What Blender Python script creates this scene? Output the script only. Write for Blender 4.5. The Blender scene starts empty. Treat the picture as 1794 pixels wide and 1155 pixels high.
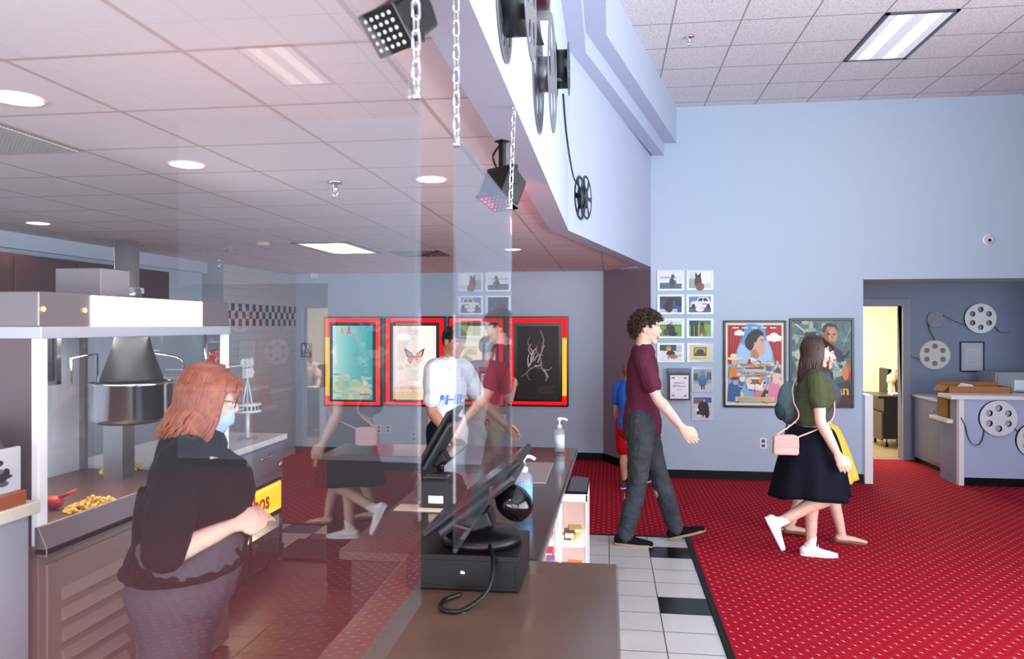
import bpy, bmesh, math, random
from math import sin, cos, pi, radians as R
from mathutils import Vector as V, Matrix, noise

sc = bpy.context.scene
C = sc.collection
random.seed(7)

# ---------------------------------------------------------------- camera
cam_d = bpy.data.cameras.new('camera'); cam = bpy.data.objects.new('camera', cam_d); C.objects.link(cam)
cam.location = (0, 0, 1.75); cam.rotation_euler = (R(90), 0, R(7.45))
cam_d.sensor_width = 36; cam_d.lens = 1300 / 1794 * 36; cam_d.shift_y = -7.5 / 1794
cam_d.clip_start = 0.02; cam_d.clip_end = 100
cam_d.dof.use_dof = True; cam_d.dof.focus_distance = 6.0; cam_d.dof.aperture_fstop = 5.0
sc.camera = cam

# ---------------------------------------------------------------- world, exposure, daylight
w = bpy.data.worlds.new('world'); sc.world = w; w.use_nodes = True
w.node_tree.nodes['Background'].inputs[0].default_value = (.75, .86, 1, 1)
w.node_tree.nodes['Background'].inputs[1].default_value = 1.0
sc.view_settings.view_transform = 'Standard'; sc.view_settings.look = 'None'
sc.view_settings.exposure = 0.70; sc.view_settings.gamma = 1; sc.view_settings.use_curve_mapping = False
cy = sc.cycles
cy.max_bounces = 10; cy.diffuse_bounces = 5; cy.glossy_bounces = 5; cy.transparent_max_bounces = 24; cy.transmission_bounces = 8
cy.caustics_reflective = False; cy.caustics_refractive = False; cy.sample_clamp_indirect = 6; cy.blur_glossy = 0.5

def area(name, loc, rot, sx, sy, power, col, spread=180):
    d = bpy.data.lights.new(name, 'AREA'); d.shape = 'RECTANGLE'; d.size = sx; d.size_y = sy
    d.energy = power; d.color = col; d.spread = R(spread)
    o = bpy.data.objects.new(name, d); C.objects.link(o); o.location = loc; o.rotation_euler = rot
    return o
# daylight through the shopfront windows on the right hand side and behind the camera, plus an added left fill
area('daylight_side', (4.70, 1.2, 1.85), (0, R(114), 0), 2.9, 6.2, 360, (.86, .94, 1))
area('daylight_front', (2.3, -2.95, 1.85), (R(116), 0, 0), 4.2, 2.9, 170, (.88, .95, 1))
area('fill_left', (-2.2, -2.95, 1.1), (R(101), 0, 0), 3.8, 1.5, 120, (.95, .96, 1))  # added fill from the front left, brightens the low ceiling

# ---------------------------------------------------------------- helpers
def lin(c):
    if isinstance(c, str):
        c = c.lstrip('#'); c = [int(c[i:i+2], 16) / 255 for i in (0, 2, 4)]
        c = [(x / 12.92 if x <= .04045 else ((x + .055) / 1.055) ** 2.4) for x in c]
    return tuple(c[:3]) + (1,)
_M = {}
def mat(key, col, rough=.5, metal=0, emit=0, bump=0, bscale=60, var=0, vscale=8, spec=.5, trans=0, alpha=1, coat=0, sheen=0, ecol=None):
    if key in _M: return _M[key]
    if rough >= .65: spec = min(spec, .18)
    m = bpy.data.materials.new(key); m.use_nodes = True; nt = m.node_tree
    b = nt.nodes['Principled BSDF']
    b.inputs['Base Color'].default_value = lin(col); b.inputs['Roughness'].default_value = rough
    b.inputs['Metallic'].default_value = metal; b.inputs['Specular IOR Level'].default_value = spec
    b.inputs['Transmission Weight'].default_value = trans; b.inputs['Alpha'].default_value = alpha
    b.inputs['Coat Weight'].default_value = coat; b.inputs['Sheen Weight'].default_value = sheen
    if emit:
        b.inputs['Emission Color'].default_value = lin(ecol or col); b.inputs['Emission Strength'].default_value = emit
    if bump or var:
        tc = nt.nodes.new('ShaderNodeTexCoord'); n = nt.nodes.new('ShaderNodeTexNoise')
        n.inputs['Scale'].default_value = bscale; n.inputs['Detail'].default_value = 3
        nt.links.new(tc.outputs['Object'], n.inputs['Vector'])
        if bump:
            bp = nt.nodes.new('ShaderNodeBump'); bp.inputs['Strength'].default_value = bump; bp.inputs['Distance'].default_value = .01
            nt.links.new(n.outputs['Fac'], bp.inputs['Height']); nt.links.new(bp.outputs[0], b.inputs['Normal'])
        if var:
            n2 = nt.nodes.new('ShaderNodeTexNoise'); n2.inputs['Scale'].default_value = vscale; n2.inputs['Detail'].default_value = 4
            nt.links.new(tc.outputs['Object'], n2.inputs['Vector'])
            hs = nt.nodes.new('ShaderNodeHueSaturation'); hs.inputs['Color'].default_value = lin(col)
            mr = nt.nodes.new('ShaderNodeMapRange'); mr.inputs['From Min'].default_value = .3; mr.inputs['From Max'].default_value = .7
            mr.inputs['To Min'].default_value = 1 - var; mr.inputs['To Max'].default_value = 1 + var
            nt.links.new(n2.outputs['Fac'], mr.inputs['Value']); nt.links.new(mr.outputs[0], hs.inputs['Value'])
            nt.links.new(hs.outputs[0], b.inputs['Base Color'])
    _M[key] = m
    return m

class NT:                                            # small maths helper for node materials
    def __init__(s, m): s.nt = m.node_tree
    def n(s, t, **k):
        o = s.nt.nodes.new(t)
        for a, v in k.items(): setattr(o, a, v)
        return o
    def l(s, a, b): s.nt.links.new(a, b)
    def m(s, op, a, b=None, c=None):
        o = s.n('ShaderNodeMath', operation=op)
        for i, v in enumerate((a, b, c)):
            if v is None: continue
            if isinstance(v, (int, float)): o.inputs[i].default_value = v
            else: s.l(v, o.inputs[i])
        return o.outputs[0]
    def mix(s, f, a, b):
        o = s.n('ShaderNodeMix', data_type='RGBA')
        for i, v in ((0, f), (6, a), (7, b)):
            if isinstance(v, (int, float)): o.inputs[i].default_value = v
            elif isinstance(v, tuple): o.inputs[i].default_value = v
            else: s.l(v, o.inputs[i])
        return o.outputs[2]

def glassmat(key, tint=(1, 1, 1), ior=1.49, haze=0, rough=0):
    if key in _M: return _M[key]
    m = bpy.data.materials.new(key); m.use_nodes = True; nt = m.node_tree; nt.nodes.clear(); N = NT(m)
    out = N.n('ShaderNodeOutputMaterial'); tr = N.n('ShaderNodeBsdfTransparent'); gl = N.n('ShaderNodeBsdfGlossy')
    tr.inputs[0].default_value = tint + (1,); gl.inputs['Roughness'].default_value = rough
    ge = N.n('ShaderNodeNewGeometry'); fr = N.n('ShaderNodeFresnel'); mx = N.n('ShaderNodeMixShader')
    # same reflectance from either side of the thin sheet
    i = N.m('ADD', ior, N.m('MULTIPLY', ge.outputs['Backfacing'], 1 / ior - ior)); N.l(i, fr.inputs['IOR'])
    N.l(fr.outputs[0], mx.inputs[0]); N.l(tr.outputs[0], mx.inputs[1]); N.l(gl.outputs[0], mx.inputs[2])
    if haze:
        df = N.n('ShaderNodeBsdfDiffuse'); df.inputs[0].default_value = (.9, .92, 1, 1); m2 = N.n('ShaderNodeMixShader'); m2.inputs[0].default_value = haze
        N.l(mx.outputs[0], m2.inputs[1]); N.l(df.outputs[0], m2.inputs[2]); N.l(m2.outputs[0], out.inputs[0])
    else: N.l(mx.outputs[0], out.inputs[0])
    _M[key] = m
    return m

class MB:
    def __init__(s): s.v = []; s.f = []; s.mi = []; s.cur = 0; s.sm = []; s.smooth = False
    def add(s, vs, fs):
        o = len(s.v); s.v += [V(p) for p in vs]; s.f += [tuple(i + o for i in f) for f in fs]
        s.mi += [s.cur] * len(fs); s.sm += [s.smooth] * len(fs); return s
    def m(s, i): s.cur = i; return s
    def s(s_, on=True): s_.smooth = on; return s_
    def box(s, a, b, M=None):
        x0, y0, z0 = a; x1, y1, z1 = b
        vs = [V(p) for p in ((x0,y0,z0),(x1,y0,z0),(x1,y1,z0),(x0,y1,z0),(x0,y0,z1),(x1,y0,z1),(x1,y1,z1),(x0,y1,z1))]
        if M: vs = [M @ p for p in vs]
        return s.add(vs, [(0,3,2,1),(4,5,6,7),(0,1,5,4),(1,2,6,5),(2,3,7,6),(3,0,4,7)])
    def quad(s, *p): return s.add(p, [tuple(range(len(p)))])
    def prism(s, poly, h0, h1, M=None):              # poly in xy, extruded in z
        n = len(poly); vs = [V((x, y, h0)) for x, y in poly] + [V((x, y, h1)) for x, y in poly]
        if M: vs = [M @ p for p in vs]
        return s.add(vs, [tuple(reversed(range(n))), tuple(range(n, 2*n))] + [(i, (i+1) % n, n+(i+1) % n, n+i) for i in range(n)])
    def tube(s, pts, r, n=10, close=False, caps=True):
        pts = [V(p) for p in pts]; k = len(pts); rr = r if isinstance(r, (list, tuple)) else [r] * k
        vs = []; ref = None
        for i, p in enumerate(pts):
            a = pts[(i-1) % k] if (close or i > 0) else p; b = pts[(i+1) % k] if (close or i < k-1) else p
            t = (b - a); t = t.normalized() if t.length > 1e-9 else V((0,0,1))
            if ref is None: ref = V((0,0,1)) if abs(t.z) < .9 else V((1,0,0))
            u = (ref - t * ref.dot(t)); u = u.normalized() if u.length > 1e-6 else t.orthogonal().normalized()
            ref = u; w_ = t.cross(u)
            vs += [p + (u * cos(2*pi*j/n) + w_ * sin(2*pi*j/n)) * rr[i] for j in range(n)]
        fs = []
        for i in range(k if close else k-1):
            o = i*n; q = ((i+1) % k)*n
            fs += [(o+j, o+(j+1) % n, q+(j+1) % n, q+j) for j in range(n)]
        if caps and not close: fs += [tuple(reversed(range(n))), tuple(range((k-1)*n, k*n))]
        return s.add(vs, fs)
    def cyl(s, p0, p1, r0, r1=None, n=24): return s.tube([p0, p1], [r0, r0 if r1 is None else r1], n)
    def lathe(s, prof, c=(0,0,0), n=28, M=None, wob=None):       # prof: (r, z)
        vs = []; fs = []; k = len(prof)
        for i, (r, z) in enumerate(prof):
            for j in range(n):
                a = 2*pi*j/n; q = r * (wob(a, i / (k-1)) if wob else 1)
                p = V((q*cos(a), q*sin(a), z)); vs.append((M @ p) if M else p + V(c))
        for i in range(k-1):
            fs += [(i*n+j, i*n+(j+1) % n, (i+1)*n+(j+1) % n, (i+1)*n+j) for j in range(n)]
        if prof[0][0] > 1e-4: fs.append(tuple(reversed(range(n))))
        if prof[-1][0] > 1e-4: fs.append(tuple(range((k-1)*n, k*n)))
        return s.add(vs, fs)
    def ell(s, c, r, n=14, m=9, M=None):
        r = (r, r, r) if isinstance(r, (int, float)) else r
        vs = []; fs = []
        for i in range(m+1):
            a = pi*i/m
            for j in range(n):
                b = 2*pi*j/n; p = V((r[0]*sin(a)*cos(b), r[1]*sin(a)*sin(b), -r[2]*cos(a)))
                if M: p = M @ p
                vs.append(p + V(c))
        for i in range(m): fs += [(i*n+j, i*n+(j+1) % n, (i+1)*n+(j+1) % n, (i+1)*n+j) for j in range(n)]
        return s.add(vs, fs)
    def mesh(s, me, M=None):
        M = M or Matrix()
        return s.add([M @ v.co for v in me.vertices], [tuple(p.vertices) for p in me.polygons])
    def build(s, name, mats, parent=None, bevel=0, world=False, weld=True, seg=2):
        me = bpy.data.meshes.new(name)
        vs = s.v
        if parent and world:
            Mi = (Matrix.Translation(parent.location) @ parent.rotation_euler.to_matrix().to_4x4()).inverted(); vs = [Mi @ p for p in vs]
        me.from_pydata([tuple(p) for p in vs], [], s.f)
        mats = mats if isinstance(mats, (list, tuple)) else [mats]
        for m_ in mats: me.materials.append(m_)
        for p, i, sm in zip(me.polygons, s.mi, s.sm): p.material_index = min(i, len(mats)-1); p.use_smooth = sm
        bm = bmesh.new(); bm.from_mesh(me)
        if weld: bmesh.ops.remove_doubles(bm, verts=bm.verts, dist=1e-5)
        bmesh.ops.recalc_face_normals(bm, faces=bm.faces); bm.to_mesh(me); bm.free()
        o = bpy.data.objects.new(name, me); C.objects.link(o)
        if parent: o.parent = parent
        if bevel:
            b = o.modifiers.new('bevel', 'BEVEL'); b.width = bevel; b.segments = seg; b.limit_method = 'ANGLE'; b.angle_limit = R(40)
        return o

def mk(name, me, mats, parent=None, smooth=False):
    o = bpy.data.objects.new(name, me); C.objects.link(o)
    me.materials.clear()
    for m_ in (mats if isinstance(mats, (list, tuple)) else [mats]): me.materials.append(m_)
    for p in me.polygons: p.use_smooth = smooth
    if parent: o.parent = parent
    return o
def tag(o, label, cat, group=None):
    o['label'] = label; o['category'] = cat
    if group: o['group'] = group
    return o
def thing(name, label, cat, loc=(0,0,0), rz=0, group=None):
    o = bpy.data.objects.new(name, None); C.objects.link(o); o.empty_display_size = .1
    o.location = loc; o.rotation_euler = (0, 0, rz)
    return tag(o, label, cat, group)
def struct(o): o['kind'] = 'structure'; return o
def kids(o): return [c for c in C.objects if c.parent == o]
def dup(o, loc=None, rz=None, label=None, group=None, parent=None):
    c = o.copy(); C.objects.link(c)
    if parent: c.parent = parent
    for k in kids(o): dup(k, parent=c)
    if loc is not None: c.location = loc
    if rz is not None: c.rotation_euler = (0, 0, rz)
    if label: c['label'] = label
    if group: c['group'] = group
    return c

def eval_mesh(o):
    dg = bpy.context.evaluated_depsgraph_get(); dg.update()
    return bpy.data.meshes.new_from_object(o.evaluated_get(dg))
def plate(loops, th, bev=0):                       # flat plate with holes in xy, centred on z=0
    cu = bpy.data.curves.new('c', 'CURVE'); cu.dimensions = '2D'; cu.fill_mode = 'BOTH'; cu.extrude = th/2; cu.bevel_depth = bev
    for lp in loops:
        sp = cu.splines.new('POLY'); sp.points.add(len(lp)-1); sp.use_cyclic_u = True
        for i, (x, y) in enumerate(lp): sp.points[i].co = (x, y, 0, 1)
    o = bpy.data.objects.new('c', cu); C.objects.link(o); me = eval_mesh(o)
    bpy.data.objects.remove(o); bpy.data.curves.remove(cu)
    return me
def textmesh(body, size, th=.001, align='CENTER', shear=0, bold=0):
    cu = bpy.data.curves.new('t', 'FONT'); cu.body = body; cu.size = size; cu.extrude = th/2; cu.align_x = align; cu.align_y = 'CENTER'
    cu.shear = shear; cu.offset = bold; cu.resolution_u = 3
    o = bpy.data.objects.new('t', cu); C.objects.link(o); me = eval_mesh(o)
    bpy.data.objects.remove(o); bpy.data.curves.remove(cu)
    return me
WALL = Matrix.Rotation(R(90), 4, 'X')              # xy drawing -> upright, facing -y
def circ(cx, cy, r, n=40, ry=None): return [(cx + r*cos(2*pi*i/n), cy + (ry or r)*sin(2*pi*i/n)) for i in range(n)]
def bez(p, n=12):                                  # smooth path through points
    p = [V(q) for q in p]; out = []
    for i in range(len(p)-1):
        a = p[max(i-1, 0)]; b = p[i]; c = p[i+1]; d = p[min(i+2, len(p)-1)]
        for k in range(n):
            t = k/n; out.append(.5*((2*b) + (c-a)*t + (2*a-5*b+4*c-d)*t*t + (3*b-a-3*c+d)*t**3))
    out.append(p[-1]); return out
def ray(x, y):                                     # direction of a point of the photograph, per metre of depth
    u = (x - 897) / 1300; s_, c_ = sin(R(7.45)), cos(R(7.45))
    return V((-s_ + c_*u, c_ + s_*u, (570 - y) / 1300))
def on_y(x, y, Y): d = ray(x, y); return V((0,0,1.75)) + d * (Y / d.y)
def on_x(x, y, X): d = ray(x, y); return V((0,0,1.75)) + d * (X / d.x)
def on_z(x, y, Z): d = ray(x, y); return V((0,0,1.75)) + d * ((Z - 1.75) / d.z)

class Art:                                         # a printed picture: flat coloured shapes in one mesh, x right, z up, facing -y
    def __init__(s, emit=0, tag_=''): s.mb = MB(); s.ms = []; s.keys = {}; s.emit = emit; s.h = 0; s.t = tag_
    def mi(s, col):
        if col not in s.keys:
            s.keys[col] = len(s.ms)
            s.ms.append(mat('print %s %s %.2f' % (s.t, col, s.emit), col, .45, emit=s.emit))
        s.mb.m(s.keys[col])
    def poly(s, col, pts):
        s.mi(col); s.h += .00012
        s.mb.add([(x, -s.h, y) for x, y in pts], [tuple(range(len(pts)))]); return s
    def rect(s, col, x0, y0, x1, y1): return s.poly(col, [(x0,y0),(x1,y0),(x1,y1),(x0,y1)])
    def ell(s, col, x, y, rx, ry, n=18, rot=0):
        c_, s_ = cos(rot), sin(rot)
        return s.poly(col, [(x + rx*cos(a)*c_ - ry*sin(a)*s_, y + rx*cos(a)*s_ + ry*sin(a)*c_) for a in [2*pi*i/n for i in range(n)]])
    def stroke(s, col, pts, wd):
        p = bez([(x, y, 0) for x, y in pts], 6); L = []; Rr = []
        for i, q in enumerate(p):
            t = (p[min(i+1, len(p)-1)] - p[max(i-1, 0)]).normalized(); k = wd * (1 - .6*i/len(p))
            L.append((q.x - t.y*k, q.y + t.x*k)); Rr.append((q.x + t.y*k, q.y - t.x*k))
        s.mi(col); s.h += .00012; n = len(p)
        s.mb.add([(x, -s.h, y) for x, y in L + Rr], [(i, i+1, n+i+1, n+i) for i in range(n-1)]); return s
    def text(s, col, body, x, y, size, align='CENTER', bold=0, shear=0, sx=1):
        me = textmesh(body, size, 0, align, shear, bold); s.mi(col); s.h += .00012
        s.mb.mesh(me, Matrix.Translation((x, -s.h, y)) @ WALL @ Matrix.Diagonal((sx, 1, 1, 1))); return s
    def build(s, name, parent, dy=0):
        for v in s.mb.v: v.y += dy
        me = bpy.data.meshes.new(name); me.from_pydata([tuple(v) for v in s.mb.v], [], s.mb.f)
        for m_ in s.ms: me.materials.append(m_)
        for p, i in zip(me.polygons, s.mb.mi): p.material_index = i
        o = bpy.data.objects.new(name, me); C.objects.link(o); o.parent = parent; return o

# ---------------------------------------------------------------- materials of the setting
PAINT = mat('pale blue wall paint', '#b4c6d8', .6, bump=.05, bscale=220)
PAINT_W = mat('white blue soffit paint', '#bcc8dd', .55, bump=.04, bscale=220)
MAUVE = mat('mauve wall tone', '#8d8390', .6, bump=.08, bscale=160)  # one even mauve grey for the angled wall
PAINT_D = mat('slate blue wall paint', '#838fa6', .6, bump=.05, bscale=200)
BEIGE = mat('cream wall paint', '#ece7d2', .6)
BLACK_RUB = mat('black rubber base', '#060608', .5, spec=.25)
WHITE_LAM = mat('white laminate', '#f1f2f4', .35)
BLUE_LAM = mat('pale blue laminate', '#b4c4e0', .4)
STEEL = mat('brushed steel', '#b9bcc2', .28, 1, bump=.03, bscale=90)
STEEL_D = mat('dull steel', '#8f9096', .42, 1)
CHROME = mat('chrome', '#e4e6ea', .07, 1)
BLACK_PL = mat('black plastic', '#08080a', .38, spec=.3)
BLACK_GL = mat('gloss black', '#08080a', .12)
DARK_GREY = mat('dark grey plastic', '#17171b', .4, spec=.35)
GLASS = glassmat('clear acrylic', (.985, .99, .99), 1.49, .006)
PANE = glassmat('thin glass', (.97, .98, .98), 1.45)
GOLD = mat('golden popcorn', '#f2c766', .7, var=.22, vscale=60)

def carpet_mat():
    m = mat('red patterned carpet', '#9c0f26', .95); N = NT(m); b = m.node_tree.nodes['Principled BSDF']
    tc = N.n('ShaderNodeTexCoord'); sp = N.n('ShaderNodeSeparateXYZ'); N.l(tc.outputs['Object'], sp.inputs[0])
    x = N.m('DIVIDE', sp.outputs[0], .092); y = N.m('DIVIDE', sp.outputs[1], .098)
    a = N.m('ADD', x, y); c = N.m('SUBTRACT', x, y)
    def d(t): return N.m('ABSOLUTE', N.m('SUBTRACT', N.m('FRACT', t), .5))     # .5 on the lattice line, 0 in the middle
    da, dc = d(a), d(c)
    la = N.m('GREATER_THAN', da, .455); lc = N.m('GREATER_THAN', dc, .455)
    dot = N.m('MULTIPLY', N.m('GREATER_THAN', da, .405), N.m('GREATER_THAN', dc, .405))
    cen = N.m('MULTIPLY', N.m('LESS_THAN', da, .1), N.m('LESS_THAN', dc, .1))
    dash = N.m('MULTIPLY', la, N.m('GREATER_THAN', dc, .22))
    no = N.n('ShaderNodeTexNoise'); no.inputs['Scale'].default_value = 260; N.l(tc.outputs['Object'], no.inputs['Vector'])
    n2 = N.n('ShaderNodeTexNoise'); n2.inputs['Scale'].default_value = 3; N.l(tc.outputs['Object'], n2.inputs['Vector'])
    base = N.mix(no.outputs['Fac'], lin('#8f0418'), lin('#c21230'))
    base = N.mix(N.m('MULTIPLY', N.m('MAXIMUM', la, lc), .55), base, lin('#5f0413'))
    base = N.mix(N.m('MULTIPLY', dash, .6), base, lin('#d2606c'))
    base = N.mix(N.m('MULTIPLY', dot, .8), base, lin('#eea7a6'))
    base = N.mix(N.m('MULTIPLY', cen, .3), base, lin('#5f0413'))
    base = N.mix(N.m('MULTIPLY', n2.outputs['Fac'], .15), base, lin('#6c0615'))
    N.l(base, b.inputs['Base Color']); b.inputs['Specular IOR Level'].default_value = .15
    bp = N.n('ShaderNodeBump'); bp.inputs['Strength'].default_value = .5; bp.inputs['Distance'].default_value = .004
    N.l(no.outputs['Fac'], bp.inputs['Height']); N.l(bp.outputs[0], b.inputs['Normal'])
    return m
CARPET = carpet_mat()

def ceil_mat(key, x0, dx, y0, dy, pit_from, col, line, lw):
    m = mat(key, col, .85); N = NT(m); b = m.node_tree.nodes['Principled BSDF']
    tc = N.n('ShaderNodeTexCoord'); sp = N.n('ShaderNodeSeparateXYZ'); N.l(tc.outputs['Object'], sp.inputs[0])
    def d(t, o, p): return N.m('MULTIPLY', N.m('SUBTRACT', .5, N.m('ABSOLUTE', N.m('SUBTRACT', N.m('FRACT', N.m('DIVIDE', N.m('SUBTRACT', t, o), p)), .5))), p)
    dd = N.m('MINIMUM', d(sp.outputs[0], x0, dx), d(sp.outputs[1], y0, dy))
    ln = N.m('LESS_THAN', dd, lw)
    no = N.n('ShaderNodeTexNoise'); no.inputs['Scale'].default_value = 75; no.inputs['Detail'].default_value = 5; no.inputs['Roughness'].default_value = .7
    N.l(tc.outputs['Object'], no.inputs['Vector'])
    far = N.m('GREATER_THAN', sp.outputs[1], pit_from)
    pit = N.m('MULTIPLY', N.m('LESS_THAN', no.outputs['Fac'], .44), far)
    c = N.mix(N.m('MULTIPLY', pit, .45), lin(col), lin('#8b807c'))
    c = N.mix(ln, c, lin(line)); N.l(c, b.inputs['Base Color'])
    bp = N.n('ShaderNodeBump'); bp.inputs['Strength'].default_value = .6; bp.inputs['Distance'].default_value = .008
    N.l(N.m('MULTIPLY', N.m('LESS_THAN', dd, .013), 1.0), bp.inputs['Height']); N.l(bp.outputs[0], b.inputs['Normal'])
    return m
CEIL_LOW = ceil_mat('smooth ceiling tile', -.575, .505, 1.769, .475, 5.09, '#ebe4e6', '#cdb8b2', .008)
CEIL_HIGH = ceil_mat('pitted ceiling tile', 1.075, .56, 6.27, .56, -50, '#e8e6e8', '#a09a9c', .007)

# ---------------------------------------------------------------- room shell
LZ = 2.45; HZ = 4.25
floor = struct(MB().quad((.655,-3.1,0),(4.8,-3.1,0),(4.8,6.24,0),(.655,6.24,0)).quad((-4.6,6.24,0),(4.8,6.24,0),(4.8,8.8,0),(-4.6,8.8,0)).quad((-4.6,8.8,0),(6.2,8.8,0),(6.2,10.25,0),(-4.6,10.25,0)).build('floor', CARPET))
TILE_W = mat('white floor tile', '#c6c3c0', .22, var=.05, vscale=3); TILE_B = mat('black floor tile', '#08080a', .25, spec=.3); GROUT = mat('floor grout', '#5d5a58', .8)
mb = MB().m(2).quad((-4.6,-3.1,-.004),(.62,-3.1,-.004),(.62,6.23,-.004),(-4.6,6.23,-.004))
for i in range(17):
    for j in range(34):
        x1 = .617 - i*.308; x0 = x1 - .308; y1 = 6.23 - j*.274; y0 = y1 - .274
        if i > 3 and y1 < 5.5: continue
        mb.m(1 if (i in (0,) and j % 4 == 1) or (i > 3 and (i + j) % 5 == 0) else 0)
        mb.quad((x0+.003,y0+.003,0),(x1-.003,y0+.003,0),(x1-.003,y1-.003,0),(x0+.003,y1-.003,0))
struct(mb.build('floor_tile', [TILE_W, TILE_B, GROUT]))
QUARRY = mat('brown quarry tile', '#6b4136', .35, var=.18, vscale=5)
mb = MB()
for i in range(11):
    for j in range(43):
        x1 = -.96 - i*.2; y1 = 5.53 - j*.2
        mb.quad((x1-.197,y1-.197,.001),(x1-.003,y1-.197,.001),(x1-.003,y1-.003,.001),(x1-.197,y1-.003,.001))
mb.quad((-4.6,-3.1,-.002),(-.9,-3.1,-.002),(-.9,5.53,-.002),(-4.6,5.53,-.002))
struct(mb.build('floor_quarry', QUARRY))
struct(MB().box((.617,-3.1,-.01),(.657,6.25,.006)).box((-4.2,6.23,-.01),(.657,6.25,.006)).build('trim_1', BLACK_RUB, bevel=.002))

struct(MB().quad((-4.6,-3.1,LZ),(-.35,-3.1,LZ),(-.35,5.27,LZ),(.42,8.7,LZ),(-.07,9.72,LZ),(-4.6,9.8,LZ)).build('ceiling_low', CEIL_LOW))
struct(MB().quad((-.4,-3.1,HZ),(4.8,-3.1,HZ),(4.8,8.7,HZ),(-.4,8.7,HZ)).build('ceiling', CEIL_HIGH))

def band(line, th, z0, z1):                        # thick wall that follows a line of xy points, thickness to the left
    off = []
    for i, p in enumerate(line):
        a = V(line[max(i-1,0)]); b = V(line[min(i+1,len(line)-1)]); t = (b-a).normalized(); off.append((p[0]-t.y*th, p[1]+t.x*th))
    return MB().prism(list(line) + off[::-1], z0, z1)
struct(band([(-.285,-3.1),(-.285,5.25),(.48,8.70)], .125, 2.42, 4.3).build('wall_soffit', PAINT_W))
struct(band([(-.165,-3.1),(-.165,5.32),(.635,8.70)], .13, 3.70, 4.28).build('trim_2', PAINT_W))
struct(band([(-.02,-3.1),(-.02,5.38),(.772,8.70)], .15, 3.84, 4.29).build('trim_3', PAINT_W))
# far wall of the lobby, with the opening to the ticket booth
struct(MB().box((.476,8.68,0),(2.80,8.82,HZ+.05)).box((2.80,8.68,2.26),(6.3,8.82,HZ+.05)).build('wall_far', PAINT))
struct(MB().box((5.5,8.68,0),(6.3,8.82,2.26)).build('wall_far_right', PAINT))
struct(MB().prism([(.476,8.70),(.476,8.82),(.02,9.72),(-.07,9.66)], 0, 2.5).build('wall_angled', MAUVE))
struct(MB().box((-4.26,9.68,0),(-.02,9.82,2.5)).build('wall_back', PAINT_D if 0 else PAINT))
# left wall: plain kitchen part, then a tiled part
struct(MB().box((-4.62,-3.1,0),(-4.5,7.78,2.5)).build('wall_left', PAINT))
struct(MB().box((-4.5,-3.1,2.33),(-4.44,7.76,LZ)).build('trim_4', PAINT_W))
WT = mat('white wall tile', '#c3c4cd', .2); WG = mat('wall tile grout', '#9fa0a8', .8); WB = mat('black wall tile', '#15151c', .2)
mb = MB().m(1).box((-4.6,7.76,0),(-4.252,9.7,2.5))
zz = [0] + [.087*k for k in range(1, 29)]
for k in range(28):
    for i in range(23):
        y0 = 7.76 + i*.085; y1 = y0 + .085; z0 = .087*k; z1 = z0 + .087
        mb.m(2 if (k in (20, 21, 22) and (i + k) % 2 == 0) else 0)
        mb.quad((-4.25,y0+.002,z0+.002),(-4.25,y1-.002,z0+.002),(-4.25,y1-.002,z1-.002),(-4.25,y0+.002,z1-.002))
struct(mb.build('wall_tiled', [WT, WG, WB]))
# right wall with shopfront windows, wall behind the camera
FR = mat('bronze window frame', '#2b2a2c', .4, .6)
struct(MB().box((4.75,-3.1,0),(4.87,-2.3,HZ)).box((4.75,-2.3,3.4),(4.87,4.5,HZ)).box((4.75,-2.3,0),(4.87,4.5,.35)).build('wall_right', PAINT))
mb = MB()
for y in (-2.3, -.6, 1.1, 2.8, 4.45): mb.box((4.62,y,.35),(4.68,y+.05,3.4))
for z in (.35, 2.3, 3.35): mb.box((4.62,-2.3,z),(4.68,4.5,z+.05))
struct(mb.build('window_1', FR))
struct(MB().box((4.75,4.5,0),(4.87,8.7,HZ)).build('wall_right_far', mat('dark mauve wall tone', '#5b4f58', .7)))  # unseen wall coloured dark so its reflection in the acrylic stays dark
struct(MB().box((-4.6,-3.2,0),(-4.2,-3.08,HZ)).box((-4.2,-3.2,2.0),(.1,-3.08,HZ)).box((-4.2,-3.2,0),(.1,-3.08,.3)).box((-.2,-3.2,.3),(.1,-3.08,2.0)).box((.1,-3.2,3.4),(4.8,-3.08,HZ)).box((4.5,-3.2,0),(4.8,-3.08,3.4)).box((.1,-3.2,0),(4.5,-3.08,.35)).build('wall_front', PAINT))
mb = MB()
for x in (.1, 1.5, 2.95, 4.45): mb.box((x,-2.9,.35),(x+.05,-2.84,3.4))
for z in (.35, 2.3, 3.35): mb.box((.1,-2.9,z),(4.5,-2.84,z+.05))
struct(mb.build('window_2', FR))
mb = MB()
for x in (-4.15, -2.85, -1.55, -.25): mb.box((x,-2.9,.3),(x+.05,-2.84,2.0))
for z in (.3, 1.95): mb.box((-4.15,-2.9,z),(-.2,-2.84,z+.05))
struct(mb.build('added_window', FR))  # unseen window frame added to go with the left fill light
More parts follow.
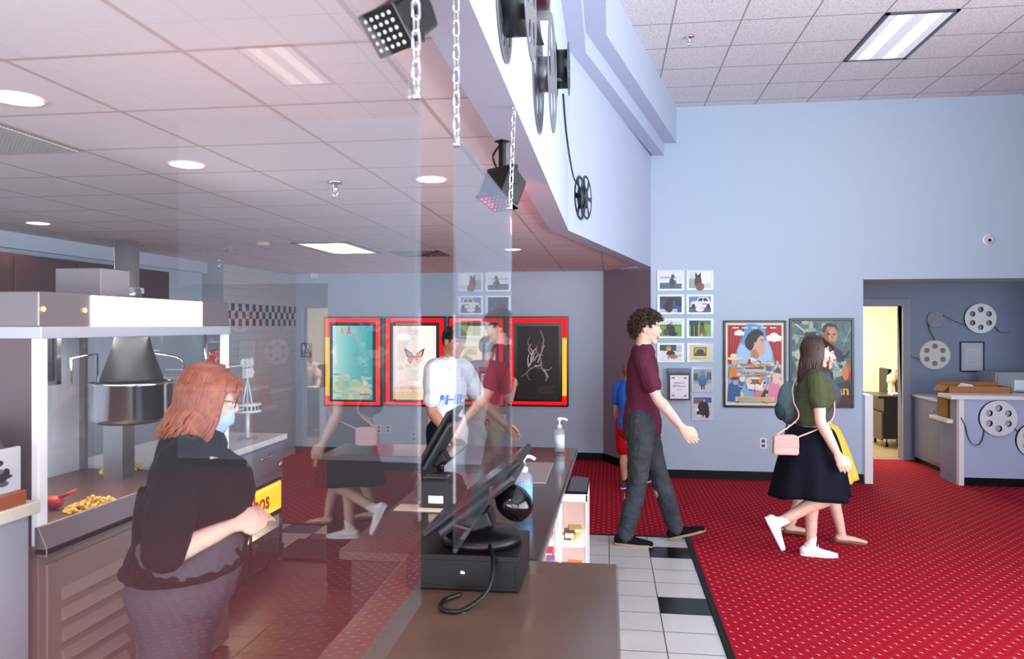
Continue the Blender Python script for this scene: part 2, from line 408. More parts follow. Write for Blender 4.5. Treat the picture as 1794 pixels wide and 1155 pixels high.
# ticket booth recess and the office behind it
struct(MB().box((2.68,8.82,0),(2.80,10.26,2.4)).build('wall_booth_left', PAINT_D))
struct(MB().box((2.8,10.24,0),(2.95,10.36,2.4)).box((3.78,10.24,0),(6.3,10.36,2.4)).box((2.95,10.24,2.0),(3.78,10.36,2.4)).build('wall_booth_back', PAINT_D))
struct(MB().box((6.2,8.8,0),(6.3,10.3,2.4)).build('wall_booth_right', PAINT_D))
struct(MB().box((2.7,8.82,2.30),(6.3,10.3,2.36)).build('ceiling_booth', mat('booth ceiling', '#c9ccd2', .8)))
VINYL = mat('tan vinyl floor', '#9c8664', .4, var=.12, vscale=6)
struct(MB().quad((2.3,10.25,.001),(5.6,10.25,.001),(5.6,13.6,.001),(2.3,13.6,.001)).build('floor_office', VINYL))
struct(MB().box((2.2,13.5,0),(5.7,13.6,2.5)).build('wall_office_back', BEIGE))
struct(MB().box((2.2,10.3,0),(2.3,13.6,2.5)).build('wall_office_left', BEIGE))
struct(MB().box((5.6,10.3,0),(5.7,13.6,2.5)).build('wall_office_right', BEIGE))
struct(MB().box((2.2,10.3,2.45),(5.7,13.6,2.5)).build('ceiling_office', mat('office ceiling', '#e5e2da', .8)))
DFR = mat('grey door frame', '#8e96a6', .45)
struct(MB().box((2.86,10.19,0),(2.95,10.38,2.09)).box((3.78,10.19,0),(3.87,10.38,2.09)).box((2.95,10.19,2.0),(3.78,10.38,2.09)).build('door_1', DFR, bevel=.004))
# base boards
def base(name, pts, th=.012):
    mb = MB()
    for a, b in zip(pts[:-1], pts[1:]):
        a = V(a + (0,)); b = V(b + (0,)); t = (b-a).normalized(); n = V((t.y, -t.x, 0)) * th
        mb.add([a, b, b+n, a+n, a+V((0,0,.095)), b+V((0,0,.095)), b+n+V((0,0,.095)), a+n+V((0,0,.095))], [(0,3,2,1),(4,5,6,7),(0,1,5,4),(1,2,6,5),(2,3,7,6),(3,0,4,7)])
    return struct(mb.build(name, BLACK_RUB))
base('baseboard_far', [(.476,8.68),(2.80,8.68)])
base('baseboard_angled', [(-.07,9.66),(.476,8.70)])
base('baseboard_back', [(-4.25,9.68),(-.07,9.68)])
struct(MB().box((2.35,13.48,0),(5.6,13.5,.1)).build('baseboard_office', BLACK_RUB))
# ================================================================ hanging acrylic panels and their chains
def chain(name, label, p0, p1, size=.032):
    p0 = V(p0); p1 = V(p1); d = p1 - p0; n = max(3, int(d.length / (size * .74))); mb = MB().s()
    t = thing(name, label, 'chain', tuple(p0), 0, 'chains of the hanging panels')
    u = d.normalized(); s1 = u.orthogonal().normalized(); s2 = u.cross(s1)
    for i in range(n):
        c = d * ((i + .5) / n); w_ = s1 if i % 2 else s2; L = size * .5; r = size * .22; ring = []
        for k in range(12):
            a = 2*pi*k/12; ring.append(c + w_ * (r * cos(a)) + u * ((L - r) * (1 if sin(a) > 0 else -1) + r * sin(a)))
        mb.tube(ring, size * .055, 6, close=True)
    mb.build('links', CHROME, t)
    hk = MB().s(); hk.tube([(0,0,.012), (0,0,0), (.006,0,-.008), (0,0,-.016), (-.006,0,-.008)], .0025, 6)
    hk.build('hook', CHROME, t)
    return t
PX = -.30
for (nm_y0, nm_y1, lab) in ((.30, 1.155, 'large clear acrylic panel filling the left side, nearest the camera'), (1.425, 2.275, 'narrow looking clear acrylic panel hanging beside the tilted touch screen')):
    t = thing('sneeze_guard', lab, 'sneeze guard', (PX, (nm_y0+nm_y1)/2, 1.304), 0, 'hanging acrylic panels')
    w_ = (nm_y1 - nm_y0)/2
    MB().box((-.0025,-w_,0),(.0025,w_,.823)).build('sheet', GLASS, t)
    for k in (-1, 1): MB().s().cyl((-.006, k*(w_-.02), .805), (.006, k*(w_-.02), .805), .006, n=12).build('grommet', CHROME, t)
chain('chain', 'blurred bright chain at the near edge of the large clear panel', (PX, 1.13, 2.42), (PX, 1.135, 2.115), .03)
chain('chain', 'chain holding up the near corner of the smaller clear panel', (PX, 1.44, 2.42), (PX, 1.445, 2.115), .03)
chain('chain', 'chain holding up the far corner of the smaller clear panel', (PX+.012, 2.255, 2.42), (PX, 2.255, 2.115), .03)

# ================================================================ film reels
REEL_D = mat('dark pewter reel metal', '#85888b', .35, .45); REEL_W = mat('white enamel reel', '#e9eaee', .4); REEL_B = mat('cream reel', '#d9d6cc', .5)
FILM = mat('dark film ribbon', '#2c3634', .35); REEL_G = mat('green black wound film', '#1c2422', .5); HUBH = mat('screw holes', '#55575c', .6)
def reel(label, group, r, width, m_, loc, rz, holes=6, hr=.2, ho=.62, spoke=False, wound=.0, hubm=None, backm=None):
    t = thing('film_reel', label, 'film reel', loc, rz, group)
    loops = [circ(0, 0, r, 56)]
    if spoke:
        for k in range(holes):
            a0 = 2*pi*k/holes + .16; a1 = 2*pi*(k+1)/holes - .16
            loops.append([(r*.88*cos(a0+(a1-a0)*q/8), r*.88*sin(a0+(a1-a0)*q/8)) for q in range(9)] + [(r*.36*cos(a1), r*.36*sin(a1)), (r*.36*cos(a0), r*.36*sin(a0))])
    else:
        for k in range(holes):
            a = 2*pi*(k+.5)/holes; loops.append([(x*1.0, y) for x, y in circ(r*ho*cos(a), r*ho*sin(a), r*hr, 22)])
        loops.append(circ(0, 0, r*.035, 8))
        for k in range(4): loops.append(circ(r*.14*cos(k*pi/2+.4), r*.14*sin(k*pi/2+.4), r*.028, 6))
    me = plate(loops, .003)
    for y in (-width, -.004):
        b = MB(); b.mesh(me, Matrix.Translation((0, y, 0)) @ WALL); b.build('flange', backm if (backm and y > -.01) else m_, t)
    MB().s().lathe([(r*.3, 0), (r*.3, width-.004)], M=WALL, n=32).build('hub', hubm or m_, t)
    if wound: MB().s().lathe([(r*wound, .003), (r*wound, width-.006)], M=WALL, n=40).build('wound_film', REEL_G, t)
    return t
def ribbon(label, group, pts, wdir, width=.02, th=.0015, mat_=FILM, name='film_strip'):
    p = bez(pts, 10); w_ = V(wdir).normalized() * width/2; mb = MB()
    for i in range(len(p)-1):
        tt = (p[i+1]-p[i]).normalized(); n = tt.cross(w_).normalized() * th
        a, b = p[i], p[i+1]
        mb.add([a-w_, a+w_, b+w_, b-w_, a-w_+n, a+w_+n, b+w_+n, b-w_+n], [(0,1,2,3),(7,6,5,4),(0,4,5,1),(2,6,7,3),(1,5,6,2),(0,3,7,4)])
    o = mb.build(name, mat_); return tag(o, label, 'film strip', group)
G1 = 'reels on the upper white wall'
SX = -.285; RZ = R(90)
reel('dark metal reel at the top edge, nearest on the white upper wall', G1, .15, .075, REEL_D, (SX, 2.0, 2.62), RZ, 5, .22, .6, wound=.55)
reel('largest grey metal reel in the middle of the white upper wall', G1, .232, .06, REEL_D, (SX, 2.98, 2.76), RZ, 5, .23, .6)
reel('small dark green reel tight with film, highest up beside the stepped ledges', G1, .14, .07, mat('greenish reel', '#5a6a66', .35, .6), (SX, 4.0, 3.13), RZ, 5, .2, .6, wound=.72)
dx = V((.765, 3.45, 0)).normalized()
pD = on_y(1017, 345, 5.56); wD = V((-.285 + (pD.y-5.25)*.2217, pD.y, 2.70))
reel('black spoked reel hanging lowest at the end of the film ribbon', G1, .163, .05, mat('black spoked reel', '#23292a', .35, .4), tuple(wD), R(77.5), 6, spoke=True, wound=.5)
ribbon('short film ribbon between the nearest reel and the largest reel', 'film ribbons on the upper wall', [(SX+.03, 2.13, 2.72), (SX+.03, 2.45, 2.76), (SX+.03, 2.77, 2.80)], (1,0,0), .03)
ribbon('short film ribbon between the largest reel and the small green reel', 'film ribbons on the upper wall', [(SX+.03, 3.2, 2.78), (SX+.03, 3.6, 2.95), (SX+.03, 3.92, 3.04)], (1,0,0), .03)
ribbon('long thin film ribbon running down the white wall to the lowest reel', 'film ribbons on the upper wall', [(SX+.035, 4.07, 3.02), (SX+.03, 4.5, 2.9), (SX+.04, 5.1, 2.78), (wD.x-.0, wD.y-.16, wD.z+.06)], (1,.2,0), .012)
tx = thing('wall_fixture', 'dark maroon curved fixture cut off by the top edge, above the largest reel', 'fixture', (SX, 2.25, 2.75))
MAR = mat('dark maroon plastic', '#2e1219', .4)
MB().s().add(*(lambda n: ([V((.1*sin(pi*.5*i/n) if 0 else (.0 if j == 0 else .095), -.17+.34*i/n, .10*(abs(i/n-.5)*2)**2 - .03 + .0*j)) for j in (0,1) for i in range(n+1)] + [V((.0 if j == 0 else .095, -.17+.34*i/n, .3)) for j in (0,1) for i in range(n+1)], sum([[(i, i+1, n+2+i, n+1+i), (2*n+2+i, 3*n+3+i, 3*n+4+i, 2*n+3+i), (i, 2*n+2+i, 2*n+3+i, i+1), (n+1+i, n+2+i, 3*n+4+i, 3*n+3+i)] for i in range(n)], []) + [(0, n+1, 3*n+3, 2*n+2), (n, 3*n+2, 4*n+3, 2*n+1)]))(12)).build('shell', MAR, tx)
MB().box((.0, .172, 0),(.095, .178, .3)).build('end_cap', mat('grey end cap', '#8e8a90', .5), tx)

# ================================================================ stage lights under the soffit
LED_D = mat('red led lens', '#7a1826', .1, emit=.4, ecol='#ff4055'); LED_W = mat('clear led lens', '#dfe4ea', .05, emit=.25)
def par(label, loc, rz, tilt, size, dotm, nd, drop=.21):
    t = thing('stage_light', label, 'stage light', loc, rz, 'stage lights under the soffit')
    MB().box((-.02,-.02,-.004),(.02,.02,0)).build('mount_plate', BLACK_PL, t)
    MB().box((-.012,-.008,-.12*size),(.012,.008,-.004)).box((-.085*size,-.012,-.13*size),(.085*size,.012,-.115*size)).box((-.085*size,-.012,-.20*size),(-.078*size,.012,-.12*size)).box((.078*size,-.012,-.20*size),(.085*size,.012,-.12*size)).build('yoke', BLACK_PL, t, bevel=.002)
    M = Matrix.Translation((0,0,-drop*size)) @ Matrix.Rotation(tilt, 4, 'X')
    b = MB(); s = size
    b.prism([(-.07*s,-.06*s),(.07*s,-.06*s),(.075*s,.0),(.06*s,.06*s),(-.06*s,.06*s),(-.075*s,0)], -.075*s, .075*s, M @ Matrix.Rotation(R(90), 4, 'Y'))
    bd = b.build('body', BLACK_PL, t, bevel=.006)
    MB().box((-.078*s,-.066*s,-.078*s),(.078*s,.066*s,-.066*s), M).build('bezel', BLACK_GL, t, bevel=.003)
    k = 0
    for i in range(nd):
        for j in range(nd):
            x = (-.5 + (i+.5)/nd) * .13*s; y = (-.5 + (j+.5)/nd) * .11*s
            d = MB().s(); d.ell((0,0,0), (.006*s, .006*s, .004*s), 8, 5)
            for v in d.v: v.xyz = M @ (v + V((x, y, -.079*s)))
            d.build('led', dotm, t)
    MB().s().tube(bez([(.0,.03,-.16*s),(-.05,.03,-.12*s),(-.07,.02,-.05*s),(-.02,.015,-.003)], 8), .004, 8).build('power_cable', BLACK_PL, t)
    return t
par('small black stage light with red glinting lens under the soffit', (-.385, 2.67, 2.42), R(-38), R(-26), .82, LED_D, 5)
par('large blurred black stage light with white lens dots at the top edge', (-.40, 1.40, 2.42), R(-34), R(-50), .66, LED_W, 5, .12)
def spot(name, loc, target, power, col, ang, blend=.6, rad=.05):
    d = bpy.data.lights.new(name, 'SPOT'); d.energy = power; d.color = col; d.spot_size = R(ang); d.spot_blend = blend; d.shadow_soft_size = rad
    o = bpy.data.objects.new(name, d); C.objects.link(o); o.location = loc
    o.rotation_euler = (V(target) - V(loc)).to_track_quat('-Z', 'Y').to_euler(); return o
spot('stage_beam', (-.45, 2.62, 2.20), (-.34, 4.9, 2.47), 170, (1, .08, .08), 26)
spot('stage_beam', (-.47, 1.22, 2.20), (-1.5, 2.8, 1.2), 18, (1, .34, .36), 110)

# ================================================================ lamps and fittings of the ceilings
LAMP = mat('lit lamp', '#fff6ea', .5, emit=9); TRIM = mat('white metal trim', '#e8e6e6', .3)
def downlight(label, p, r=.068):
    t = thing('recessed_light', label, 'recessed ceiling light', p, 0, 'round lights in the low ceiling')
    MB().s().lathe([(r*1.16, 0), (r*1.12, -.006), (r, -.004), (r*.97, 0)], n=32).build('trim_ring', TRIM, t)
    MB().lathe([(.0001, -.001), (r*.98, -.001)], n=32).build('lamp', LAMP, t)
    return t
for x, y, lab in ((30, 172, 'round lit ceiling light cut by the left edge of the photo'), (327, 288, 'round ceiling light above the lit sign of the popcorn machine'), (67, 391, 'small far round ceiling light near the left wall ledge'), (755, 314, 'round ceiling light glowing in the gap between the panels'), (899, 437, 'thin looking far round light at the edge of the smaller panel')):
    downlight(lab, tuple(on_z(x, y, LZ)))
DIFF_W = mat('warm prismatic diffuser', '#fff3d6', .5, emit=2.6); DIFF_C = mat('cool prismatic diffuser', '#fbfaf2', .5, emit=1.7); TUBE = mat('bright lamp tube', '#ffffff', .4, emit=4)
ALU = mat('dark aluminium', '#6f7276', .4, .7)
def troffer(label, x0, y0, x1, y1, z, dm, tm):
    t = thing('ceiling_light', label, 'fluorescent ceiling light', ((x0+x1)/2, (y0+y1)/2, z), 0, 'fluorescent panels')
    a = (x1-x0)/2; b = (y1-y0)/2
    MB().box((-a,-b,-.012),(-a+.03,b,.0)).box((a-.03,-b,-.012),(a,b,0)).box((-a,-b,-.012),(a,-b+.03,0)).box((-a,b-.03,-.012),(a,b,0)).build('frame', ALU, t)
    m2 = MB()
    n = 26
    for i in range(n):
        xa = -a+.03 + (2*a-.06)*i/n; xb = xa + (2*a-.06)/n
        m2.m(1 if abs((i+.5)/n - .27) < .12 or abs((i+.5)/n - .73) < .12 else 0)
        m2.quad((xa,-b+.03,-.004),((xa+xb)/2,-b+.03,-.009),((xa+xb)/2,b-.03,-.009),(xa,b-.03,-.004)); m2.quad(((xa+xb)/2,-b+.03,-.009),(xb,-b+.03,-.004),(xb,b-.03,-.004),((xa+xb)/2,b-.03,-.009))
    m2.build('diffuser', [dm, tm], t)
    return t
troffer('fluorescent panel light in the high lobby ceiling', 2.20, 6.27, 2.755, 7.36, HZ, mat('lobby diffuser', '#dfe3ea', .5, emit=.22), mat('lobby tube glow', '#fff4e2', .5, emit=.6))
troffer('warm fluorescent panel light far back in the low ceiling', -2.595-.07, 5.97, -2.17, 6.92, LZ, mat('warm diffuser', '#f3dcb8', .5, emit=.9), DIFF_W)
troffer('fluorescent panel light over the ticket booth', 3.3, 8.95, 4.6, 9.35, 2.30, mat('booth diffuser', '#cfd6e2', .5, emit=.5), mat('booth tube glow', '#e7ecf5', .5, emit=.8))
area('office_glow', (3.6, 11.8, 2.43), (0,0,0), 1.4, 1.4, 60, (1, .94, .78))
# wide office ceiling lamp that gives this glow
t = thing('ceiling_light', 'square lit panel in the office ceiling behind the doorway', 'office ceiling light', (3.6, 11.8, 2.447))
MB().box((-.7,-.7,-.006),(.7,.7,0)).build('diffuser', mat('office diffuser', '#fff0cc', .5, emit=3), t)
# grille and vent
t = thing('return_air_grille', 'pale perforated square grille in the low ceiling, left edge', 'ceiling grille', (-2.3375, 2.4815, LZ))
gm = mat('perforated grille', '#c9cac6', .5); g2 = mat('grille openings', '#77786f', .7)
MB().box((-.245,-.23,-.006),(.245,.23,0)).build('backing', g2, t)
mb = MB()
for k in range(30): mb.box((-.245+.49*k/30,-.23,-.011),(-.245+.49*(k+.55)/30,.23,-.006))
for k in range(28): mb.box((-.245,-.23+.46*k/28,-.011),(.245,-.23+.46*(k+.45)/28,-.007))
mb.build('lattice', gm, t)
t = thing('air_diffuser', 'dark square air diffuser beside the far warm ceiling light', 'ceiling vent', (-1.83, 7.06, LZ))
for k in range(4):
    a = .24 - .055*k; z = -.004-.006*k
    MB().box((-a,-a,z-.004),(a,-a+.035,z)).box((-a,a-.035,z-.004),(a,a,z)).box((-a,-a,z-.004),(-a+.035,a,z)).box((a-.035,-a,z-.004),(a,a,z)).build('louvre_ring', mat('dark vent metal', '#5b4d4c', .5), t)
def sprinkler(label, p):
    t = thing('sprinkler_head', label, 'fire sprinkler', tuple(p), 0, 'ceiling sprinklers')
    MB().s().lathe([(.001,0),(.04,0),(.035,-.012),(.012,-.014),(.012,-.04),(.008,-.05)], n=20).build('escutcheon', CHROME, t)
    MB().s().tube([(-.012,0,-.035),(-.014,0,-.06),(0,0,-.075)], .003, 6).tube([(.012,0,-.035),(.014,0,-.06),(0,0,-.075)], .003, 6).build('arms', CHROME, t)
    MB().s().lathe([(.001,-.075),(.022,-.078),(.02,-.08),(.001,-.08)], n=14).build('deflector', CHROME, t)
    return t
sprinkler('chrome sprinkler head in the high lobby ceiling', on_z(1208, 64, HZ))
sprinkler('chrome sprinkler head in the low ceiling above the counter return', on_z(587, 318, LZ))
sprinkler('tiny far sprinkler head in the low ceiling near the back wall', on_z(384, 455, LZ))
t = thing('smoke_detector', 'round beige detector in the low ceiling far back', 'detector', tuple(on_z(460, 425, LZ)))
MB().s().lathe([(.06,0),(.058,-.02),(.04,-.035),(.001,-.037)], n=24).build('housing', mat('pinkish beige plastic', '#c9a7a2', .5), t)
# dome security camera
p = on_y(1730, 421, 8.68)
t = thing('security_camera', 'small white dome security camera on the pale blue wall', 'camera', tuple(p))
MB().s().lathe([(.062,0),(.06,.02),(.045,.03)], M=WALL, n=28).build('base_plate', WHITE_LAM, t)
MB().s().ell((0,-.045,0), .046, 18, 10).build('eyeball', mat('camera shell', '#d5d8dd', .3), t)
MB().s().ell((-.012,-.078,-.006), (.02,.014,.02), 14, 8).build('lens', BLACK_GL, t)

# ================================================================ far lobby wall: photo holders, certificate box, posters, outlet
GF = mat('acrylic photo holder', '#c3d3e6', .15, spec=.8)
def holder(label, x0, y0, x1, y1, draw):
    a = on_y(x0, y1, 8.68); b = on_y(x1, y0, 8.68); w_ = b.x - a.x; h = b.z - a.z
    t = thing('photo_holder', label, 'photo', ((a.x+b.x)/2, 8.68, a.z), 0, 'framed photos on the pale blue wall')
    MB().box((-w_/2,-.012,0),(w_/2,0,h)).build('acrylic_block', GF, t, bevel=.003)
    ar = Art(0, 'photo'); pw, ph = w_*.80, h*.80
    X = lambda q: (q-.5)*pw; Z = lambda q: h*.1 + q*ph
    draw(ar, lambda c, x0, y0, x1, y1: ar.rect(c, X(x0), Z(y0), X(x1), Z(y1)), lambda c, x, y, rx, ry, rot=0: ar.ell(c, X(x), Z(y), rx*pw, ry*ph, 14, rot), lambda c, *p: ar.poly(c, [(X(q[0]), Z(q[1])) for q in p]))
    ar.build('print', t, -.0125)
def dog(P, E, Q, c1, c2, x, y, s, ch='#1c1712'):
    E(c1, x, y, .13*s, .26*s); E(c1, x+.05*s, y+.33*s, .09*s, .12*s); Q(ch, (x-.02*s, y+.4*s), (x+.0*s, y+.56*s), (x+.05*s, y+.42*s)); Q(ch, (x+.06*s, y+.42*s), (x+.11*s, y+.56*s), (x+.12*s, y+.4*s))
    E(c2, x+.12*s, y+.29*s, .06*s, .05*s); P(c1, x-.08*s, y-.4*s, x-.03*s, y-.1*s); P(c1, x+.05*s, y-.4*s, x+.1*s, y-.1*s)
def d1(ar, P, E, Q): P('#4f6a78',0,0,1,1); P('#dfe7ee',0,.5,1,1); P('#9fb6c6',0,.62,1,.72); P('#e9e9ea',.0,.36,.5,.55); dog(P,E,Q,'#3a3f46','#6a6f78',.55,.42,.9); P('#e6e2da',.75,.3,1,.7)
def d2(ar, P, E, Q): P('#cfd6d6',0,0,1,1); P('#eef1f1',.4,.3,1,1); P('#9fa9a6',0,0,.3,.6); E('#2a2320',.42,.4,.16,.42); Q('#1d1815',(.28,.7),(.3,1),(.4,.78)); Q('#1d1815',(.42,.78),(.54,1),(.55,.68)); E('#8a4a26',.5,.1,.2,.25); E('#5a3520',.43,.5,.1,.14)
def d3(ar, P, E, Q): P('#2f4b86',0,0,1,1); P('#223d2c',0,.7,1,1); P('#a9c9e6',0,0,.8,.22); P('#1b2340',.7,.4,1,.75); E('#3a1220',.42,.4,.2,.42); E('#240a14',.3,.35,.14,.2); E('#31101b',.45,.72,.12,.14)
def d4(ar, P, E, Q): P('#6d86b4',0,0,1,1); P('#5d5a6a',0,0,1,.3); Q('#e9edf4',(.05,.35),(.1,.65),(.35,.72),(.45,.95),(.85,.95),(1,.6),(1,.3)); Q('#2b3346',(.4,.7),(.48,.9),(.62,.9),(.62,.7)); Q('#2b3346',(.66,.7),(.66,.9),(.8,.9),(.88,.7)); E('#23252c',.2,.38,.09,.16); E('#23252c',.88,.35,.09,.16); E('#f2f1ee',.5,.2,.2,.16); E('#d9d4cc',.62,.3,.08,.12); P('#33508c',.6,.5,.95,.55)
def d5(ar, P, E, Q): P('#6ea24c',0,0,1,1); P('#dfe6df',0,.72,1,1); P('#4d8a3c',0,.66,1,.74); E('#23262b',.5,.42,.2,.3); E('#b98a74',.52,.8,.07,.1); E('#5a4634',.28,.25,.13,.2); E('#1d1f24',.6,.15,.22,.14); E('#2c3038',.42,.6,.12,.18)
def d6(ar, P, E, Q): P('#7fae4e',0,0,1,1); P('#5c8a3a',0,.75,1,1); P('#22303a',.08,.0,.22,.8); P('#1d2a33',.26,.0,.4,.8); P('#2b3d48',.05,.7,.42,1); E('#6a4a2c',.6,.42,.12,.34); E('#2a211a',.6,.78,.09,.14); E('#8a6a44',.72,.2,.08,.2); P('#c7b98a',.56,0,.62,.2)
def d7(ar, P, E, Q): P('#e9edf2',0,0,1,1); P('#2f4a44',0,.62,.75,1); P('#c3d0dd',.75,.55,1,1); E('#c98a4e',.4,.75,.13,.2); E('#e2b27a',.44,.7,.07,.1); E('#1d2230',.5,.45,.2,.18); E('#b97c44',.62,.25,.2,.14); P('#c98a4e',.36,.1,.42,.4); P('#c98a4e',.78,.28,1,.33)
def d8(ar, P, E, Q): P('#e6d79c',0,0,1,1); P('#6f6a4a',.2,.28,.8,.85); P('#a9a27c',.24,.5,.76,.8); E('#3c3a28',.5,.52,.18,.2); P('#4e4a34',.25,.3,.75,.42); P('#b9a870',.25,.12,.75,.16)
def d9(ar, P, E, Q): P('#9aa4a6',0,0,1,1); P('#5c5450',0,.45,.25,.8); P('#6e5a56',.75,.5,1,.85); P('#c9c6c0',0,0,1,.3); E('#3f7ab8',.5,.45,.26,.3); E('#6a8fb4',.5,.82,.13,.12); P('#3a6ea6',.28,.25,.72,.5); P('#2d2a2e',.42,.02,.5,.25); P('#2d2a2e',.55,.02,.62,.25)
def d10(ar, P, E, Q): P('#cfc8c8',0,0,1,1); P('#7d5f66',0,.7,.5,1); P('#2f4fa6',.5,.75,1,1); E('#1a1216',.55,.5,.32,.34); E('#2b1c22',.4,.3,.24,.28); E('#e9e6ea',.2,.4,.1,.08); E('#c79a86',.6,.85,.08,.07); E('#0f0b0e',.75,.25,.14,.25); E('#d8d2d4',.3,.1,.2,.08)
PH = [('photo of a grey animal before white vans, top left of the photo group', 1151, 473, 1199, 510, d1), ('portrait of a dark pointed ear dog, top right of the photo group', 1202, 473, 1250, 509, d2),
      ('blue toned photo of a dark red dog, second row left', 1151, 516, 1199, 551, d3), ('photo of a white patrol car with a pale dog', 1202, 516, 1250, 551, d4),
      ('green photo of a kneeling officer with a dog beside the young man', 1151, 558, 1199, 593, d5), ('green photo of standing legs beside a brown dog', 1202, 558, 1250, 593, d6),
      ('photo of a tan dog in a dark vest on white', 1151, 601, 1199, 635, d7), ('small sepia photo with a wide cream border', 1203, 601, 1250, 635, d8),
      ('upright photo of a figure in blue beside the certificate', 1211, 643, 1250, 687, d9), ('upright photo of black dogs and blue jackets, lowest of the photo group', 1211, 692, 1250, 737, d10)]
for lab, x0, y0, x1, y1, f in PH: holder(lab, x0, y0, x1, y1, f)
# certificate on a grey drop box
a = on_y(1171, 701, 8.6); b = on_y(1209, 648, 8.6); w_ = b.x-a.x; h = b.z-a.z
t = thing('drop_box', 'grey wall box with a black framed white certificate on its front', 'suggestion box', ((a.x+b.x)/2, 8.68, a.z))
gb = mat('grey box metal', '#5e6270', .45)
MB().box((-w_/2,-.085,.0),(w_/2,0,h)).build('body', gb, t, bevel=.004)
MB().box((-w_/2-.006,-.10,h-.035),(w_/2+.006,0,h+.01)).build('lid', mat('grey lid', '#707684', .4), t, bevel=.003)
f_ = MB().box((-w_/2,-.097,0),(w_/2,-.086,h-.045)).build('frame', mat('black frame', '#150b12', .3), t, bevel=.002)
MB().s().cyl((0,-.1,h-.015),(0,-.108,h-.015),.009,n=14).build('lock', CHROME, t)
ar = Art(0, 'cert'); pw = w_*.84; ph = (h-.045)*.88; z0 = (h-.045)*.06
ar.rect('#f1f0f8', -pw/2, z0, pw/2, z0+ph)
for sx in (-1, 1):
    for q in (.12, .88): ar.ell('#8d8aa0', sx*pw*.33, z0+ph*q, pw*.07, ph*.035); ar.stroke('#6d6a84', [(sx*pw*.33-.02, z0+ph*q-.01), (sx*pw*.33, z0+ph*q+.012), (sx*pw*.33+.02, z0+ph*q-.01)], .004)
ar.stroke('#c28d98', [(-pw*.28, z0+ph*.66), (-pw*.1, z0+ph*.68), (pw*.1, z0+ph*.66), (pw*.28, z0+ph*.68)], .007)
ar.stroke('#b78aa0', [(-pw*.36, z0+ph*.53), (-pw*.1, z0+ph*.55), (pw*.1, z0+ph*.52), (pw*.36, z0+ph*.54)], .008)
ar.stroke('#cbb3c0', [(-pw*.15, z0+ph*.38), (pw*.18, z0+ph*.38)], .004)
ar.build('certificate', t, -.0975)

# the two framed film posters
def framed(label, x0, y0, x1, y1, fw, draw, Y=8.68, mfr=None):
    a = on_y(x0, y1, Y); b = on_y(x1, y0, Y); w_ = b.x-a.x; h = b.z-a.z
    t = thing('framed_poster', label, 'poster', ((a.x+b.x)/2, Y, a.z))
    m_ = mfr or mat('black poster frame', '#0c0c11', .3)
    MB().box((-w_/2,-.03,0),(-w_/2+fw,0,h)).box((w_/2-fw,-.03,0),(w_/2,0,h)).box((-w_/2+fw,-.03,0),(w_/2-fw,0,fw)).box((-w_/2+fw,-.03,h-fw),(w_/2-fw,0,h)).build('frame', m_, t, bevel=.003)
    ar = Art(0, 'poster'); pw = w_-2*fw; ph = h-2*fw
    draw(ar, lambda q: (q-.5)*pw, lambda q: fw + q*ph, pw, ph); ar.build('print', t, -.012)
    return t
def SH(ar, X, Z, pw, ph):
    P = lambda c, *p: ar.poly(c, [(X(q[0]), Z(q[1])) for q in p])
    E = lambda c, x, y, rx, ry, rot=0: ar.ell(c, X(x), Z(y), rx*pw, ry*pw, 18, rot)
    S = lambda c, wd, *p: ar.stroke(c, [(X(q[0]), Z(q[1])) for q in p], wd*pw)
    RC = lambda c, x0, y0, x1, y1: ar.rect(c, X(x0), Z(y0), X(x1), Z(y1))
    return P, E, S, RC
def profile(P, skin, shade, hair, dx=0, dy=0, k=1):
    f = lambda *p: [(dx + x*k, dy + y*k*.69) for x, y in p]
    P(skin, *f((.0,.0),(.04,.22),(.0,.42),(.1,.62),(.26,.66),(.36,.60),(.40,.50),(.39,.42),(.45,.30),(.41,.27),(.42,.21),(.40,.18),(.41,.13),(.37,.06),(.26,.05),(.22,-.04)))
    P(shade, *f((.02,.02),(.05,.2),(.16,.24),(.26,.06),(.22,-.04)))
    P(hair, *f((-.02,.2),(-.12,.3),(-.14,.46),(-.06,.64),(.06,.76),(.24,.80),(.36,.70),(.38,.60),(.30,.62),(.22,.54),(.17,.42),(.13,.44),(.10,.30),(.05,.2)))
    P(skin, *f((.10,.32),(.13,.42),(.18,.40),(.17,.28),(.13,.25)))
    P('#1b1413', *f((.31,.43),(.36,.44),(.36,.42))); P('#221712', *f((.29,.50),(.38,.50),(.38,.48),(.30,.47)))
